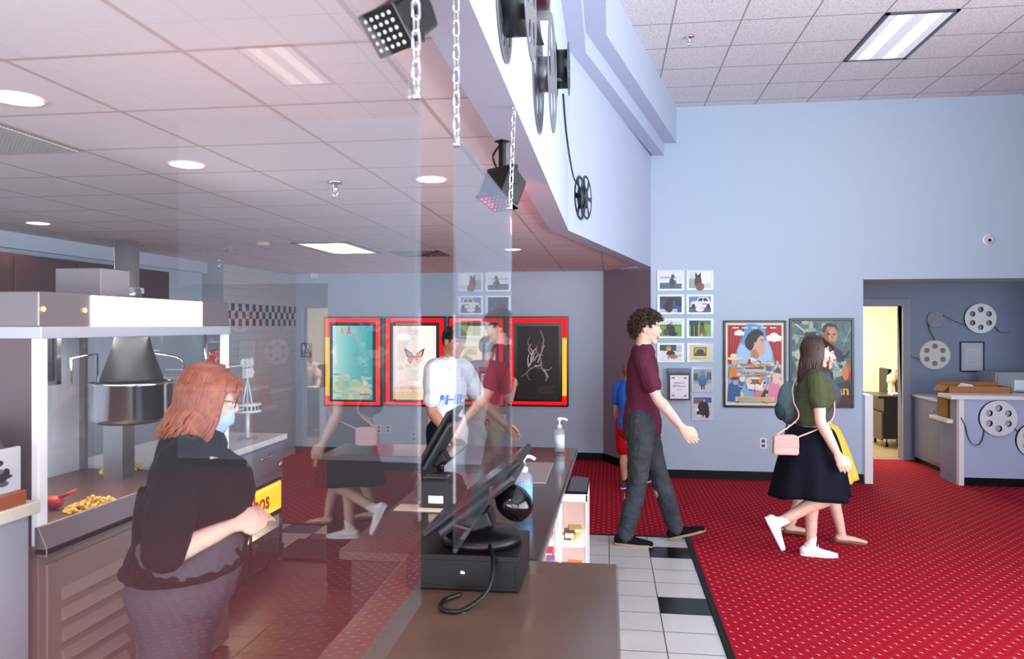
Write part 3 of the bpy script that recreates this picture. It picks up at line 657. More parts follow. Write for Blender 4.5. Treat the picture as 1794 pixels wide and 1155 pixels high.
def poster_a(ar, X, Z, pw, ph):
    P, E, S, RC = SH(ar, X, Z, pw, ph)
    RC('#f0dfc0', 0, 0, 1, 1); RC('#7fb4de', .04, .03, .96, .97)
    E('#a9d0ee', .5, .6, .3, .35); E('#5b9bd4', .45, .85, .28, .2)
    for x in (0, 1):
        q = (lambda u: u) if x == 0 else (lambda u: 1-u)
        P('#b3131f', (q(.04),.97), (q(.34),.97), (q(.28),.8), (q(.18),.64), (q(.15),.5), (q(.04),.5))
        for k in range(4): P('#7d0a14', (q(.07+.06*k),.97), (q(.09+.06*k),.97), (q(.075+.03*k),.55), (q(.065+.03*k),.55))
        for k in range(3): P('#d63038', (q(.1+.06*k),.97), (q(.115+.06*k),.97), (q(.09+.03*k),.6), (q(.085+.03*k),.6))
    for cx, cy, k in ((.24,.875,.8), (.83,.82,1.2)):
        for ddx, ddy, rr in ((-.06,0,.05), (0,.02,.06), (.06,0,.05), (0,-.01,.07)): E('#f6f8fc', cx+ddx*k, cy+ddy*k, rr*k, rr*k*.7)
        RC('#f6f8fc', cx-.1*k, cy-.035*k, cx+.1*k, cy-.01*k)
    P('#b3131f', (.34,.44), (.40,.56), (.60,.54), (.66,.44)); P('#eef0f2', (.42,.6), (.62,.5), (.58,.47), (.44,.52))
    profile(P, '#dfae90', '#b57f63', '#17120f', .42, .58, .62)
    fig = random.Random(3); cols = ['#e6862c', '#2a3d66', '#f0c9c0', '#c2405e', '#efe7da', '#3f6f9a', '#6b4a3a', '#e27a98', '#e9d4ae', '#20263a']
    for k in range(34):
        x = fig.uniform(.07, .93); y = fig.uniform(.1, .5)
        if .3 < x < .72 and y > .36: continue
        c = fig.choice(cols); E(c, x, y-.04, .05, .07); E(fig.choice(['#e7b895', '#c68d6c', '#f0cdb0']), x, y+.025, .022, .027); E(fig.choice(['#2a1c16', '#6d4a2a', '#d8b46a', '#b7b0aa']), x-.004, y+.043, .024, .016)
    P('#e98426', (.05,.33), (.08,.47), (.2,.45), (.2,.33)); E('#e4b18f', .15, .52, .05, .06); E('#ead9b4', .16, .565, .15, .03); E('#f3e7cc', .14, .60, .06, .035)
    P('#1e5f9e', (.04,.05), (.06,.25), (.16,.3), (.25,.2), (.26,.05)); E('#d9a581', .17, .28, .045, .05); E('#214a7a', .16, .325, .07, .03)
    P('#e88aa6', (.72,.05), (.74,.27), (.86,.34), (.95,.2), (.95,.05)); E('#f0d2b4', .86, .31, .06, .07); E('#f1c9c6', .87, .36, .08, .05)
    P('#f2efe6', (.38,.2), (.34,.32), (.4,.25), (.5,.27), (.6,.25), (.66,.32), (.62,.18)); E('#9c6b50', .5, .285, .04, .05); E('#efe9dd', .5, .33, .1, .02); P('#c82632', (.49,.17), (.5,.26), (.51,.17))
    for zz, hh, txt, sz in ((.475, .05, 'PERSONAL HISTORY', .070), (.375, .046, 'DAVID COPPERFIELD', .066)):
        P('#ead09a', (.2,zz-hh*.5), (.19,zz+hh*.35), (.5,zz+hh*.6), (.82,zz+hh*.95), (.83,zz+hh*.05), (.5,zz-hh*.25))
        S('#8b6a36', .006, (.2,zz-hh*.5), (.5,zz-hh*.25), (.83,zz+hh*.05))
        ar.text('#4a2a1c', txt, X(.51), Z(zz+hh*.18), sz*pw*.98, sx=.82, bold=.001)
    ar.text('#7a1b1b', 'THE', X(.5), Z(.525), .05*pw)
    RC('#e4cf9c', .17, .05, .83, .105)
    for k in range(3): S('#9c8354', .006, (.2,.062+.014*k), (.5,.063+.014*k), (.8,.062+.014*k))
    for k in range(5):
        RC('#e9e4ee', .12+.16*k, .93, .22+.16*k, .945)
def poster_b(ar, X, Z, pw, ph):
    P, E, S, RC = SH(ar, X, Z, pw, ph)
    RC('#56716c', 0, 0, 1, 1); rg = random.Random(9)
    for k in range(70):
        x = rg.uniform(0, 1); y = rg.uniform(.3, 1); rx = min(rg.uniform(.03, .12), x, 1-x); ry = min(rg.uniform(.03, .1), (1-y)*1.4)
        if rx > .015 and ry > .015: E(rg.choice(['#5f7f78', '#71958a', '#8aa596', '#4b6461', '#a8b79a', '#3d5654']), x, y, rx, ry, 0)
    E('#b9c4a2', .22, .6, .18, .12); E('#9fc0b4', .7, .45, .25, .18)
    for x, y, c in ((.93,.42,'#c9622a'), (.94,.33,'#8d3b1d'), (.9,.38,'#e08a3c')): E(c, x, y, .055, .12)
    S('#dfe6d8', .012, (.06,.96), (.2,.88), (.28,.8)); S('#8fa7a0', .01, (.98,.9), (.85,.7))
    P('#15201f', (.2,.8), (.23,.86), (.4,.87), (.42,.8), (.46,.785), (.3,.775), (.16,.79)); RC('#1c2a2a', .2, .63, .42, .78)
    P('#2a3b40', (.5,.56), (.55,.67), (.72,.70), (.86,.62), (.82,.5)); P('#e8ecea', (.6,.7), (.66,.62), (.72,.67)); P('#20323e', (.7,.6), (.85,.62), (.88,.52), (.74,.52))
    E('#b98566', .64, .83, .125, .18); E('#8d5c44', .58, .80, .06, .14); E('#c99a7a', .68, .82, .07, .12); P('#2b2420', (.51,.86), (.53,.94), (.64,.975), (.74,.95), (.77,.88), (.72,.925), (.6,.93), (.55,.86))
    for q in (.62, .71): P('#2b1c16', (q-.03,.845), (q+.03,.848), (q+.03,.84), (q-.03,.836)); E('#1a1512', q, .832, .017, .010)
    P('#9c684c', (.665,.84), (.70,.79), (.655,.785)); RC('#8a4d42', .63, .757, .71, .765); E('#7d513c', .66, .735, .05, .025)
    P('#181c1c', (.42,.3), (.44,.42), (.56,.46), (.68,.42), (.7,.3)); E('#b58a6c', .5, .43, .045, .06); E('#1c1614', .54, .4, .13, .1)
    for k in range(26):
        x = rg.uniform(.45, .85); y = rg.uniform(.4, .55); E(rg.choice(['#cfd8cf', '#7b5d4c', '#2f4248', '#a9786a', '#6b8a86']), x, y, rg.uniform(.012, .03), rg.uniform(.015, .035))
    S('#3a2a20', .014, (.86,.56), (.93,.6), (.95,.64)); 
    RC('#211a19', .0, .0, 1, .2); P('#2f3a40', (0,.2), (.3,.26), (.6,.24), (1,.29), (1,.18), (0,.15)); P('#3a2420', (0,.12), (1,.16), (1,0), (0,0))
    ar.text('#e5b24c', 'Man', X(.76), Z(.175), .23*pw, bold=.004); ar.text('#d9a24a', "The King's", X(.5), Z(.265), .1*pw)
    RC('#c07c3a', .45, .118, .84, .122)
    for k in range(4): RC('#4a3733', .25, .03+.016*k, .8, .036+.016*k)
framed('framed poster with red curtains and a dark haired profile on blue sky', 1267, 562, 1376.5, 713, .022, poster_a)
framed('framed grey green poster lettered Man, partly behind the walking women', 1382.5, 558, 1495, 713, .024, poster_b)
def outlet(label, p, rz=0):
    t = thing('wall_outlet', label, 'outlet', tuple(p), rz, 'wall outlets')
    MB().box((-.04,-.006,-.06),(.04,0,.06)).build('cover_plate', mat('outlet plate', '#e8eaf0', .4), t, bevel=.002)
    for z in (-.026, .026): MB().s().box((-.019,-.0085,z-.017),(.019,-.006,z+.017)).build('socket', mat('outlet socket', '#5b5e66', .5), t, bevel=.002)
outlet('double outlet low on the pale blue wall left of the women', on_y(1337, 777, 8.68))
outlet('left outlet of the pair under the lit posters', on_y(664, 752, 9.68))
outlet('right outlet of the pair under the lit posters', on_y(680, 752, 9.68))
outlet('outlet under the lit posters seen through the smaller panel', on_y(868, 756, 9.68))

# ================================================================ back wall: lit poster cases, sign, box
NEON = mat('red neon tube', '#6a0606', .5, emit=.85, spec=.2, ecol='#ff0a12'); NEON_Y = mat('hot neon tube', '#8a4a10', .5, emit=1.2, spec=.2, ecol='#ff9a2a'); BLK = mat('black case', '#0b0a0c', .25)
def litcase(label, x0, x1, hot, draw, glow):
    a = on_y(x0, 711, 9.68); b = on_y(x1, 554.5, 9.68); w_ = b.x-a.x; h = b.z-a.z
    t = thing('poster_case', label, 'lit poster case', ((a.x+b.x)/2, 9.68, a.z), 0, 'lit poster cases on the back wall')
    MB().box((-w_/2,-.05,0),(w_/2,0,h)).build('case', BLK, t, bevel=.004)
    e = .025; n_ = .055
    mb = MB(); mb.box((-w_/2+e,-.062,h-e-n_),(w_/2-e,-.05,h-e)).box((-w_/2+e,-.062,e),(w_/2-e,-.05,e+n_*.7))
    for s_ in (-1, 1):
        mb.m(1 if s_ == hot else 0); x = s_*(w_/2-e-n_/2)
        mb.box((x-n_/2,-.062,e+n_*.7 + (.08 if s_ == hot else 0)),(x+n_/2,-.05,h-e-n_ - (.2 if s_ == hot else 0)))
        if s_ == hot: mb.m(0).box((x-n_/2,-.062,e+n_*.7),(x+n_/2,-.05,e+n_*.7+.08)).box((x-n_/2,-.062,h-e-n_-.2),(x+n_/2,-.05,h-e-n_))
        mb.m(0)
    mb.build('neon_border', [NEON, NEON_Y], t)
    mb = MB(); k = e+n_+.012
    mb.box((-w_/2+k,-.058,k*.9),(w_/2-k,-.05,h-k)); mb.build('inner_mount', BLK, t)
    ar = Art(glow, 'lit'); k2 = k+.035; pw = w_-2*k2; ph = h-k2-k
    draw(ar, lambda q: (q-.5)*pw, lambda q: k*.9+.01 + q*ph, pw, ph); ar.build('poster', t, -.0585)
    return t
def sky_p(ar, X, Z, pw, ph):
    P, E, S, RC = SH(ar, X, Z, pw, ph); rg = random.Random(4)
    RC('#58b0b0', 0, 0, 1, 1)
    for i in range(24): RC('#%02x%02x%02x' % (int(205-150*(i/23)**.8), int(245-70*i/23), int(240-60*i/23)), i/24, 0, (i+1)/24, 1)
    for k in range(60):
        x = rg.uniform(.05, .95); y = rg.uniform(0, .3)*rg.uniform(.5,1.2); rx = min(rg.uniform(.04,.14), x, 1-x); ry = min(rg.uniform(.03,.09), y*1.4+.001)
        if ry > .012: E(rg.choice(['#cdd8b6', '#d8dfc0', '#c2d2b0', '#b2cfb6', '#9fc8b8']), x, y, rx, ry)
    for k in range(16): E(rg.choice(['#7fc0c0', '#8ac6c4', '#76babb']), rg.uniform(.55,.85), rg.uniform(.35,.9), rg.uniform(.04,.11), rg.uniform(.03,.08))
    for x, c in ((.25,'#e8a51c'), (.42,'#e04a8a')):
        P(c, (x-.06,.88), (x,1.0), (x+.06,.88), (x+.03,.88), (x,.94), (x-.03,.88)); RC(c, x-.03, .9, x+.03, .92)
    RC('#b0474a', .68, .07, .95, .085); RC('#c46a5e', .68, .055, .98, .062)
def fly_p(ar, X, Z, pw, ph):
    P, E, S, RC = SH(ar, X, Z, pw, ph)
    RC('#f3e2c2', 0, 0, 1, 1)
    for i in range(16): RC('#%02x%02x%02x' % (int(255-14*i/15), int(250-24*i/15), int(242-30*i/15)), i/16, .1, (i+1)/16, 1)
    RC('#ecd2a0', 0, 0, 1, .1); RC('#f6e4c0', 0, .1, 1, .17)
    RC('#e6d4c6', .36, .925, .64, .93)
    for s_ in (-1, 1):
        q = lambda x: .5 + s_*x
        P('#2c2628', (q(.01),.585), (q(.05),.63), (q(.24),.70), (q(.2),.61), (q(.17),.575), (q(.03),.57))
        P('#e98a58', (q(.02),.59), (q(.06),.625), (q(.2),.665), (q(.16),.59), (q(.04),.575))
        P('#e7925c', (q(.02),.57), (q(.15),.575), (q(.17),.53), (q(.1),.48), (q(.03),.53)); S('#4a3230', .006, (q(.03),.58), (q(.1),.61), (q(.18),.65)); S('#4a3230', .005, (q(.03),.575), (q(.12),.59), (q(.17),.6))
    E('#3a2a28', .5, .57, .012, .05); S('#b9a08c', .006, (.6,.53), (.6,.3), (.6,.12)); S('#c9b4a0', .004, (.46,.52), (.46,.4))
    ar.text('#b49c78', 'ANTEBELLUM', X(.5), Z(.16), .12*pw, sx=.95)
    for k in range(3): RC('#cdb58c', .2, .05+.02*k, .8, .056+.02*k)
def hill_p(ar, X, Z, pw, ph):
    P, E, S, RC = SH(ar, X, Z, pw, ph)
    RC('#fbf6da', 0, 0, 1, 1); P('#7d9a72', (0,1), (.3,1), (.2,.82), (0,.7)); P('#5f7f86', (.72,1), (1,1), (1,.7), (.85,.8)); E('#fffbe8', .55, .75, .3, .22)
    P('#8ea07e', (0,.5), (.2,.62), (.4,.55), (.4,.48), (0,.44)); RC('#cdb489', 0, .0, 1, .42); E('#c9a77e', .5, .42, .16, .14); E('#7d96b0', .5, .27, .24, .16); RC('#b9c8d6', .2, .1, .8, .2); RC('#b24a44', .4, .04, .6, .09)
def branch_p(ar, X, Z, pw, ph):
    P, E, S, RC = SH(ar, X, Z, pw, ph); rg = random.Random(5)
    RC('#1c1114', 0, 0, 1, 1); E('#2a1b1c', .55, .6, .3, .4); E('#0c080a', .42, .28, .2, .12)
    B = [((.28,.44),(.26,.55),(.3,.62)), ((.3,.46),(.4,.6),(.32,.7)), ((.36,.6),(.28,.68),(.34,.76)), ((.3,.72),(.26,.78),(.32,.86)), ((.6,.42),(.56,.56),(.44,.68)), ((.5,.5),(.6,.66),(.66,.74)), ((.6,.7),(.64,.82),(.56,.93)), ((.4,.52),(.5,.6),(.62,.6)), ((.42,.46),(.52,.46),(.6,.5)),
         ((.26,.4),(.42,.44),(.62,.41)), ((.22,.36),(.3,.4),(.4,.44)), ((.1,.31),(.24,.36),(.3,.4)), ((.62,.4),(.7,.36),(.76,.3)), ((.6,.42),(.74,.4),(.84,.44)), ((.66,.4),(.72,.3),(.68,.25)), ((.38,.6),(.46,.66),(.48,.74)), ((.46,.64),(.56,.62),(.6,.7)), ((.34,.5),(.36,.62),(.46,.7)), ((.55,.45),(.58,.54),(.52,.62)), ((.24,.35),(.28,.28),(.34,.27))]
    for k, b in enumerate(B): S(rg.choice(['#b9aaa2', '#96877f', '#d3c7bd', '#7b6c66']), .018, *b)
    S('#c24048', .01, (.6,.9), (.58,.93), (.55,.95))
    ar.text('#b52530', 'A N T L E R S', X(.68), Z(.145), .055*pw)
    RC('#6d5a58', .6, .17, .9, .176)
    for k in range(3): RC('#4c3c3c', .52, .08+.016*k, .9, .087+.016*k)
litcase('leftmost lit case with a teal sky and cloud poster', 570, 671, -1, sky_p, .42)
litcase('lit case with a cream poster of one orange butterfly', 675, 782, 0, fly_p, .5)
litcase('lit case with a bright hazy landscape poster, behind the man in white', 786, 886, 0, hill_p, .45)
litcase('rightmost lit case with a black poster of tangled pale branches', 890, 996.5, 1, branch_p, .06)
a = on_y(527, 627, 9.68); b = on_y(547, 600, 9.68)
t = thing('restroom_sign', 'small blue restroom sign lettered MEN on the grey wall', 'sign', ((a.x+b.x)/2, 9.68, (a.z+b.z)/2))
MB().box((-.078,-.008,-.1),(.078,0,.1)).build('plate', mat('sign blue', '#34507e', .4), t, bevel=.003)
ar = Art(0, 'sign'); wv = '#e6ecf6'
ar.ell(wv, -.035, .07, .012, .012); ar.rect(wv, -.05, .005, -.02, .055); ar.rect(wv, -.046, -.035, -.037, .008); ar.rect(wv, -.033, -.035, -.024, .008); ar.rect(wv, -.058, .012, -.053, .052); ar.rect(wv, -.017, .012, -.012, .052)
ar.ell(wv, .025, .05, .008, .008); ar.stroke(wv, [(.025,.04), (.026,.015), (.045,.012), (.055,-.015)], .006); ar.stroke(wv, [(.02,.02), (.005,.0), (.012,-.022), (.033,-.025), (.045,-.01)], .005)
ar.text(wv, 'MEN', 0, -.068, .045, bold=.001); ar.build('lettering', t, -.0085)
p = on_y(553, 482, 9.68)
t = thing('junction_box', 'small white box high on the back wall above the restroom sign', 'box', tuple(p))
MB().box((-.05,-.06,-.04),(.05,0,.05)).build('housing', WHITE_LAM, t, bevel=.006)

# ================================================================ ticket booth
t = thing('ticket_booth', 'pale blue booth counter with white edges and mounted reels', 'booth', (3.785, 8.66, 0))
MB().box((.05,0,.09),(1.6,.05,.94)).build('front_panel', BLUE_LAM, t)
MB().box((0,-.006,0),(.052,.06,.94)).build('corner_post', WHITE_LAM, t, bevel=.003)
MB().box((.05,.005,0),(1.6,.05,.09)).build('plinth', BLACK_RUB, t)
MB().box((-.09,-.03,.94),(1.6,.32,.985)).build('counter_top', WHITE_LAM, t, bevel=.008)
MB().box((.0,.06,.0),(.04,.46,.66)).box((0,.06,.66),(.04,.2,.94)).build('side_panel', mat('slate laminate', '#8796b4', .45), t)
MB().box((-.06,.14,.66),(1.6,.62,.70)).build('low_counter', WHITE_LAM, t, bevel=.006)
GB = 'white reels on the booth front'
p1 = on_y(1748, 733, 8.64); p2 = on_y(1813, 772, 8.64)
reel('white six hole reel on the booth front', GB, .19, .04, REEL_W, (p1.x, 8.66, p1.z), 0, 6, .19, .58, backm=REEL_G)
reel('white reel on the booth front cut off by the right edge', GB, .19, .04, REEL_W, (p2.x, 8.66, p2.z), 0, 6, .19, .58, backm=REEL_G)
q = lambda x, y: tuple(on_y(x, y, 8.64))
ribbon('green black film strip hanging in a loop on the booth front', 'film strips of the booth', [q(1683,732), q(1690,745), q(1695,765), q(1703,778), q(1714,779), q(1721,768), q(1724,752)], (0,1,0), .035)
ribbon('short film strip joining the two white booth reels', 'film strips of the booth', [q(1776,748), q(1782,757), q(1788,764)], (0,1,0), .03)
struct(MB().box((2.80,8.62,0),(2.885,8.88,.98)).build('trim_5', WHITE_LAM, bevel=.003))
t = thing('base_cabinet', 'slate base cabinet with a pale top between the booth and office door', 'cabinet', (3.90, 9.33, 0))
sl = mat('slate cabinet', '#7d8ba8', .5)
MB().box((0,0,.06),(.6,.88,.83)).build('body', sl, t); MB().box((-.02,-.02,.83),(.62,.9,.865)).build('worktop', mat('pale worktop', '#c9d0dc', .35), t, bevel=.005)
MB().box((.02,.02,0),(.58,.86,.06)).build('plinth', BLACK_RUB, t)
d = MB().box((-.012,.03,.62),(0,.42,.8)).build('drawer', sl, t, bevel=.002); MB().s().tube([(-.012,.18,.71),(-.03,.18,.71),(-.03,.28,.71),(-.012,.28,.71)], .004, 8).build('handle', STEEL, d)
MB().box((-.012,.03,.1),(0,.42,.59)).build('door', sl, t, bevel=.002)
# cardboard box standing on the low counter
t = thing('cardboard_box', 'open brown cardboard box standing behind the booth counter', 'box', (3.80, 8.95, .70))
CARD = mat('brown cardboard', '#a9764c', .8, var=.1)
MB().box((0,0,0),(.66,.006,.36)).box((0,.28,0),(.66,.286,.36)).box((0,0,0),(.006,.286,.36)).box((.654,0,0),(.66,.286,.36)).box((0,0,0),(.66,.286,.006)).build('shell', CARD, t)
MB().quad((0,.286,.36),(.66,.286,.36),(.66,.33,.39),(0,.33,.39)).quad((0,.0,.36),(.0,.286,.36),(-.05,.286,.30),(-.05,0,.30)).build('flap', CARD, t)
o = MB().prism([(0,0),(.2,0),(.13,.06),(.07,.07)], 0, .12, Matrix.Translation((3.93,9.1,1.02)) @ WALL).build('paper_bag', mat('white paper', '#e9edf4', .7)); tag(o, 'crumpled white paper sticking out of the cardboard box', 'paper')
o = MB().box((4.47,9.5,0),(4.97,9.95,1.19)).build('filing_cabinet', mat('dull grey cabinet', '#8b8f98', .5), bevel=.006)
t = thing('filing_cabinet', 'grey filing cabinet with a white label behind the booth', 'filing cabinet', (4.56, 9.5, 0)); C.objects.unlink(o); bpy.data.objects.remove(o)
MB().box((0,0,0),(.55,.45,1.19)).build('body', mat('dull grey cabinet', '#8b8f98', .5), t, bevel=.006)
for k in range(3):
    d = MB().box((.02,-.012,.05+.38*k),(.53,0,.40+.38*k)).build('drawer', mat('dull grey cabinet', '#8b8f98', .5), t, bevel=.004)
    MB().box((.22,-.03,.2+.38*k),(.34,-.012,.22+.38*k)).build('handle', STEEL, d)
MB().box((.2,-.0135,.97),(.34,-.012,1.1)).build('label_card', mat('label card', '#dfe2ea', .6), t)
GR = 'reels on the booth back wall'; BY = 10.24
q = lambda x, y: on_y(x, y, BY-.02)
for lab, x, y, r_, m_, h_ in (('white reel with dark holes, upper right on the booth wall', 1717, 558, .19, REEL_W, 6), ('cream reel nearest the office door frame', 1637, 622, .187, REEL_B, 6), ('small grey reel above the cream one on the booth wall', 1638, 560, .10, mat('dull grey reel', '#8d93a0', .5), 0)):
    p = q(x, y); reel(lab, GR, r_, .035, m_, (p.x, BY, p.z), 0, max(h_, 6), .185 if h_ else .06, .6, backm=REEL_G if r_ == .19 else None)
ribbon('dark film strip from the small grey reel down to the cream reel', 'film strips of the booth', [tuple(q(1625,562)), tuple(q(1628,578)), tuple(q(1640,600))], (0,1,0), .03)
ribbon('dark film strip between the small grey reel and the white reel', 'film strips of the booth', [tuple(q(1646,550)), tuple(q(1668,561)), tuple(q(1692,571))], (0,1,0), .03)
ribbon('dark film strip trailing right of the white reel', 'film strips of the booth', [tuple(q(1742,572)), tuple(q(1752,582)), tuple(q(1770,583))], (0,1,0), .03)
ribbon('short film tail trailing left of the cream reel', 'film strips of the booth', [tuple(q(1588,624)), tuple(q(1596,624)), tuple(q(1612,631))], (0,1,0), .03)
def notice(ar, X, Z, pw, ph):
    P, E, S, RC = SH(ar, X, Z, pw, ph); RC('#b8bdc9', 0, 0, 1, 1); RC('#c4c8d2', .25, .2, .8, .8)
    for k in range(8): RC('#a3a8b6', .3, .26+.06*k, .74, .28+.06*k)
framed('grey framed notice on the dark blue booth wall', 1681, 599, 1723, 651, .012, notice, BY)

# ================================================================ office behind the door
t = thing('office_desk', 'dark office desk on castors seen through the doorway', 'desk', (3.86, 11.2, 0))
DW = mat('dark brown veneer', '#2a1d18', .4)
MB().box((-.05,-.02,.70),(1.3,.7,.74)).build('desktop', DW, t, bevel=.004)
MB().box((.04,.02,.12),(.5,.65,.70)).build('pedestal', DW, t, bevel=.004)
MB().box((.0,.0,.1),(.025,.6,.5)).build('side_board', mat('grey brown board', '#5d5048', .5), t)
for x in (.1, .42):
    for y in (.08, .55): MB().s().cyl((x-.012,y,.03),(x+.012,y,.03),.03,n=16).box((x-.006,y-.006,.03),(x+.006,y+.006,.12)).build('castor', BLACK_PL, t)
o = MB().box((4.05,11.3,.742),(4.2,11.5,.765)).build('paper_stack', mat('white paper', '#e9edf4', .7)); tag(o, 'white papers lying on the office desk', 'papers')
t = thing('office_chair', 'black office chair behind the dark desk', 'chair', (4.52, 12.25, 0))
MB().box((-.24,-.24,.45),(.24,.24,.52)).build('seat', BLACK_PL, t, bevel=.03)
MB().box((-.27,-.2,.6),(-.21,.2,1.08)).build('backrest', BLACK_PL, t, bevel=.02); MB().s().cyl((0,0,.1),(0,0,.45),.025).build('column', BLACK_PL, t)
for k in range(5): MB().box((0,-.02,.06),(.28,.02,.09), Matrix.Rotation(2*pi*k/5, 4, 'Z')).s().cyl((.26*cos(2*pi*k/5),.26*sin(2*pi*k/5)-.01,.03),(.26*cos(2*pi*k/5),.26*sin(2*pi*k/5)+.01,.03),.03,n=12).build('leg', BLACK_PL, t)
# ================================================================ concession counters
TOP = mat('dark brown counter top', '#3f342f', .14, var=.12, vscale=4, spec=.6); TOPN = mat('brown grey counter top', '#604d40', .17, var=.12, vscale=3, spec=.6); BODY = mat('dark wood veneer', '#241615', .3, var=.25, vscale=3); EDGE = mat('counter edge strip', '#6c6266', .25)
t = thing('service_counter', 'near brown counter slab under the tilted touch screen', 'counter', (-.355, 1.85, 0), 0, 'concession counters')
MB().box((-.385,-.85,.86),(.385,.82,.90)).build('counter_top', TOPN, t, bevel=.006)
MB().box((-.345,-.85,.0),(.345,.78,.86)).build('body', mat('pale grey laminate', '#aeb2be', .4), t)
t = thing('service_counter', 'long dark glossy counter running back to the far return', 'counter', (-.619, 3.95, 0), R(-.7), 'concession counters')
MB().box((-.38,-1.26,.86),(.385,.72,.90)).build('counter_top', TOP, t, bevel=.006)
MB().box((-.35,-1.20,0),(.16,.70,.86)).build('body', BODY, t)
MB().box((.385,-1.26,.868),(.39,1.2,.892)).build('edge_strip', EDGE, t)
MB().box((-.38,.72,.86),(.385,1.2,.90)).build('corner_top', TOP, t); MB().box((-.35,.70,0),(.35,1.16,.86)).build('corner_body', BODY, t)
t = thing('service_counter', 'dark counter return crossing in front of the back wall posters', 'counter', (-1.525, 4.92, 0), 0, 'concession counters')
MB().box((-.355,-.24,.86),(.53,.23,.90)).build('counter_top', TOP, t, bevel=.006)
MB().box((-.325,-.2,0),(.53,.19,.86)).build('body', BODY, t)
MB().box((-.33,-.2,.05),(-.325,.19,.86)).build('end_panel', mat('red brown end panel', '#4a1c1e', .25), t)
MB().box((-.355,-.243,.865),(.53,-.24,.895)).build('edge_strip', EDGE, t)
o = MB().box((-2.5,5.25,.001),(-2.05,5.75,.02)).build('floor_mat', BLACK_RUB, bevel=.005); tag(o, 'black floor mat at the left end of the counter return', 'mat')

def touch_pos(label, loc, L, tilt, near):
    t = thing('touch_screen', label, 'till screen', loc, 0, 'till screens')
    MB().s().lathe([(.001,0),(.135,0),(.135,.02),(.12,.035),(.05,.045),(.04,.06),(.001,.06)], n=36).build('base', BLACK_PL, t)
    M = Matrix.Translation((0,0,.17)) @ Matrix.Rotation(-tilt, 4, 'Y')       # x' runs up along the tilted screen
    n_ = MB().box((-.04,-.05,-.03),(.04,.05,.03), Matrix.Translation((.0,0,.075)) @ Matrix.Rotation(-tilt*.5, 4, 'Y')).build('neck', BLACK_PL, t, bevel=.01)
    MB().box((-L/2,-.17,0),(L/2,.17,.022), M).build('screen_housing', DARK_GREY, t, bevel=.006)
    MB().box((-L/2+.02,-.15,.022),(L/2-.02,.15,.0235), M).build('display', mat('dark screen glass', '#101218', .08), t)
    MB().box((-L/2+.03,-.14,-.035),(L/2-.05,.14,0), M).build('rear_cover', mat('grey back shell', '#25272d', .38), t, bevel=.012)
    return t, M
# cash drawer, till screen, cable on the near slab
t = thing('cash_drawer', 'black cash drawer box on the near counter slab under the touch screen', 'cash drawer', (-.464, 2.482, .90))
MB().box((-.183,-.157,.004),(.183,.158,.117)).build('case', mat('black painted metal', '#0b090a', .38, spec=.3), t, bevel=.004)
MB().box((-.17,-.160,.02),(.17,-.157,.1)).build('drawer_front', mat('black painted metal', '#0b090a', .38, spec=.3), t, bevel=.002)
MB().s().cyl((.0,-.164,.06),(0,-.157,.06),.009,n=14).build('lock', CHROME, t)
for x in (-.15,.15):
    for y in (-.13,.13): MB().s().cyl((x,y,0),(x,y,.006),.012,n=12).build('foot', BLACK_RUB, t)
t, M = touch_pos('black touch screen leaning back over the cash drawer, nearest till', (-.43, 2.49, 1.017), .40, R(38), True)
MB().s().ell((0,0,0), (.07,.075,.055), 20, 12, Matrix.Rotation(R(40), 3, 'Y')).build('rear_hinge', BLACK_GL, t)
kids(t)[-1].location = (.115, -.03, .14)
o = MB().s().tube(bez([(-.395,2.40,1.05),(-.36,2.30,1.0),(-.37,2.22,.94),(-.43,2.15,.909),(-.49,2.15,.909),(-.50,2.22,.909),(-.46,2.28,.909)], 8), .007, 10).build('power_cable', BLACK_PL); tag(o, 'black cable looping down the front of the cash drawer', 'cable')
t, M = touch_pos('slim black touch screen standing behind the receipt printer', (-.86, 3.735, .90), .36, R(60), False)
for k in kids(t):
    if k.name.split('.')[0] in ('screen_housing', 'display', 'rear_cover', 'neck'): k.location = (0, 0, .09)
MB().s().tube([(0,0,.05),(.0,0,.2)], .02, 12).build('stem', BLACK_PL, t)
# receipt printer
t = thing('receipt_printer', 'dark grey receipt printer with a white label, second on the long counter', 'printer', (-.80, 3.47, .90))
MB().prism([(-.08,0),(.10,0),(.10,.08),(.085,.115),(.05,.13),(-.05,.13),(-.08,.11)], -.11, .11, WALL).build('case', DARK_GREY, t, bevel=.008)
MB().box((-.03,-.1115,.025),(.04,-.11,.06)).build('label_sticker', mat('white sticker', '#e6e2d8', .5), t)
MB().box((-.07,-.06,.128),(.05,.02,.134)).build('paper_lid', mat('lid grey', '#4a484b', .25), t, bevel=.003)
o = MB().box((-.98,3.30,.9005),(-.66,3.42,.903)).build('receipt', mat('cream receipt', '#e3d5bd', .5)); tag(o, 'pale receipt slip lying before the receipt printer', 'receipt')
o = MB().box((-.66,2.70,.9005),(-.52,2.82,.904)).build('note_card', mat('cream receipt', '#e3d5bd', .5)); o.rotation_euler=(0,0,0); tag(o, 'pale card at the end of the long counter beside the cash drawer', 'card')
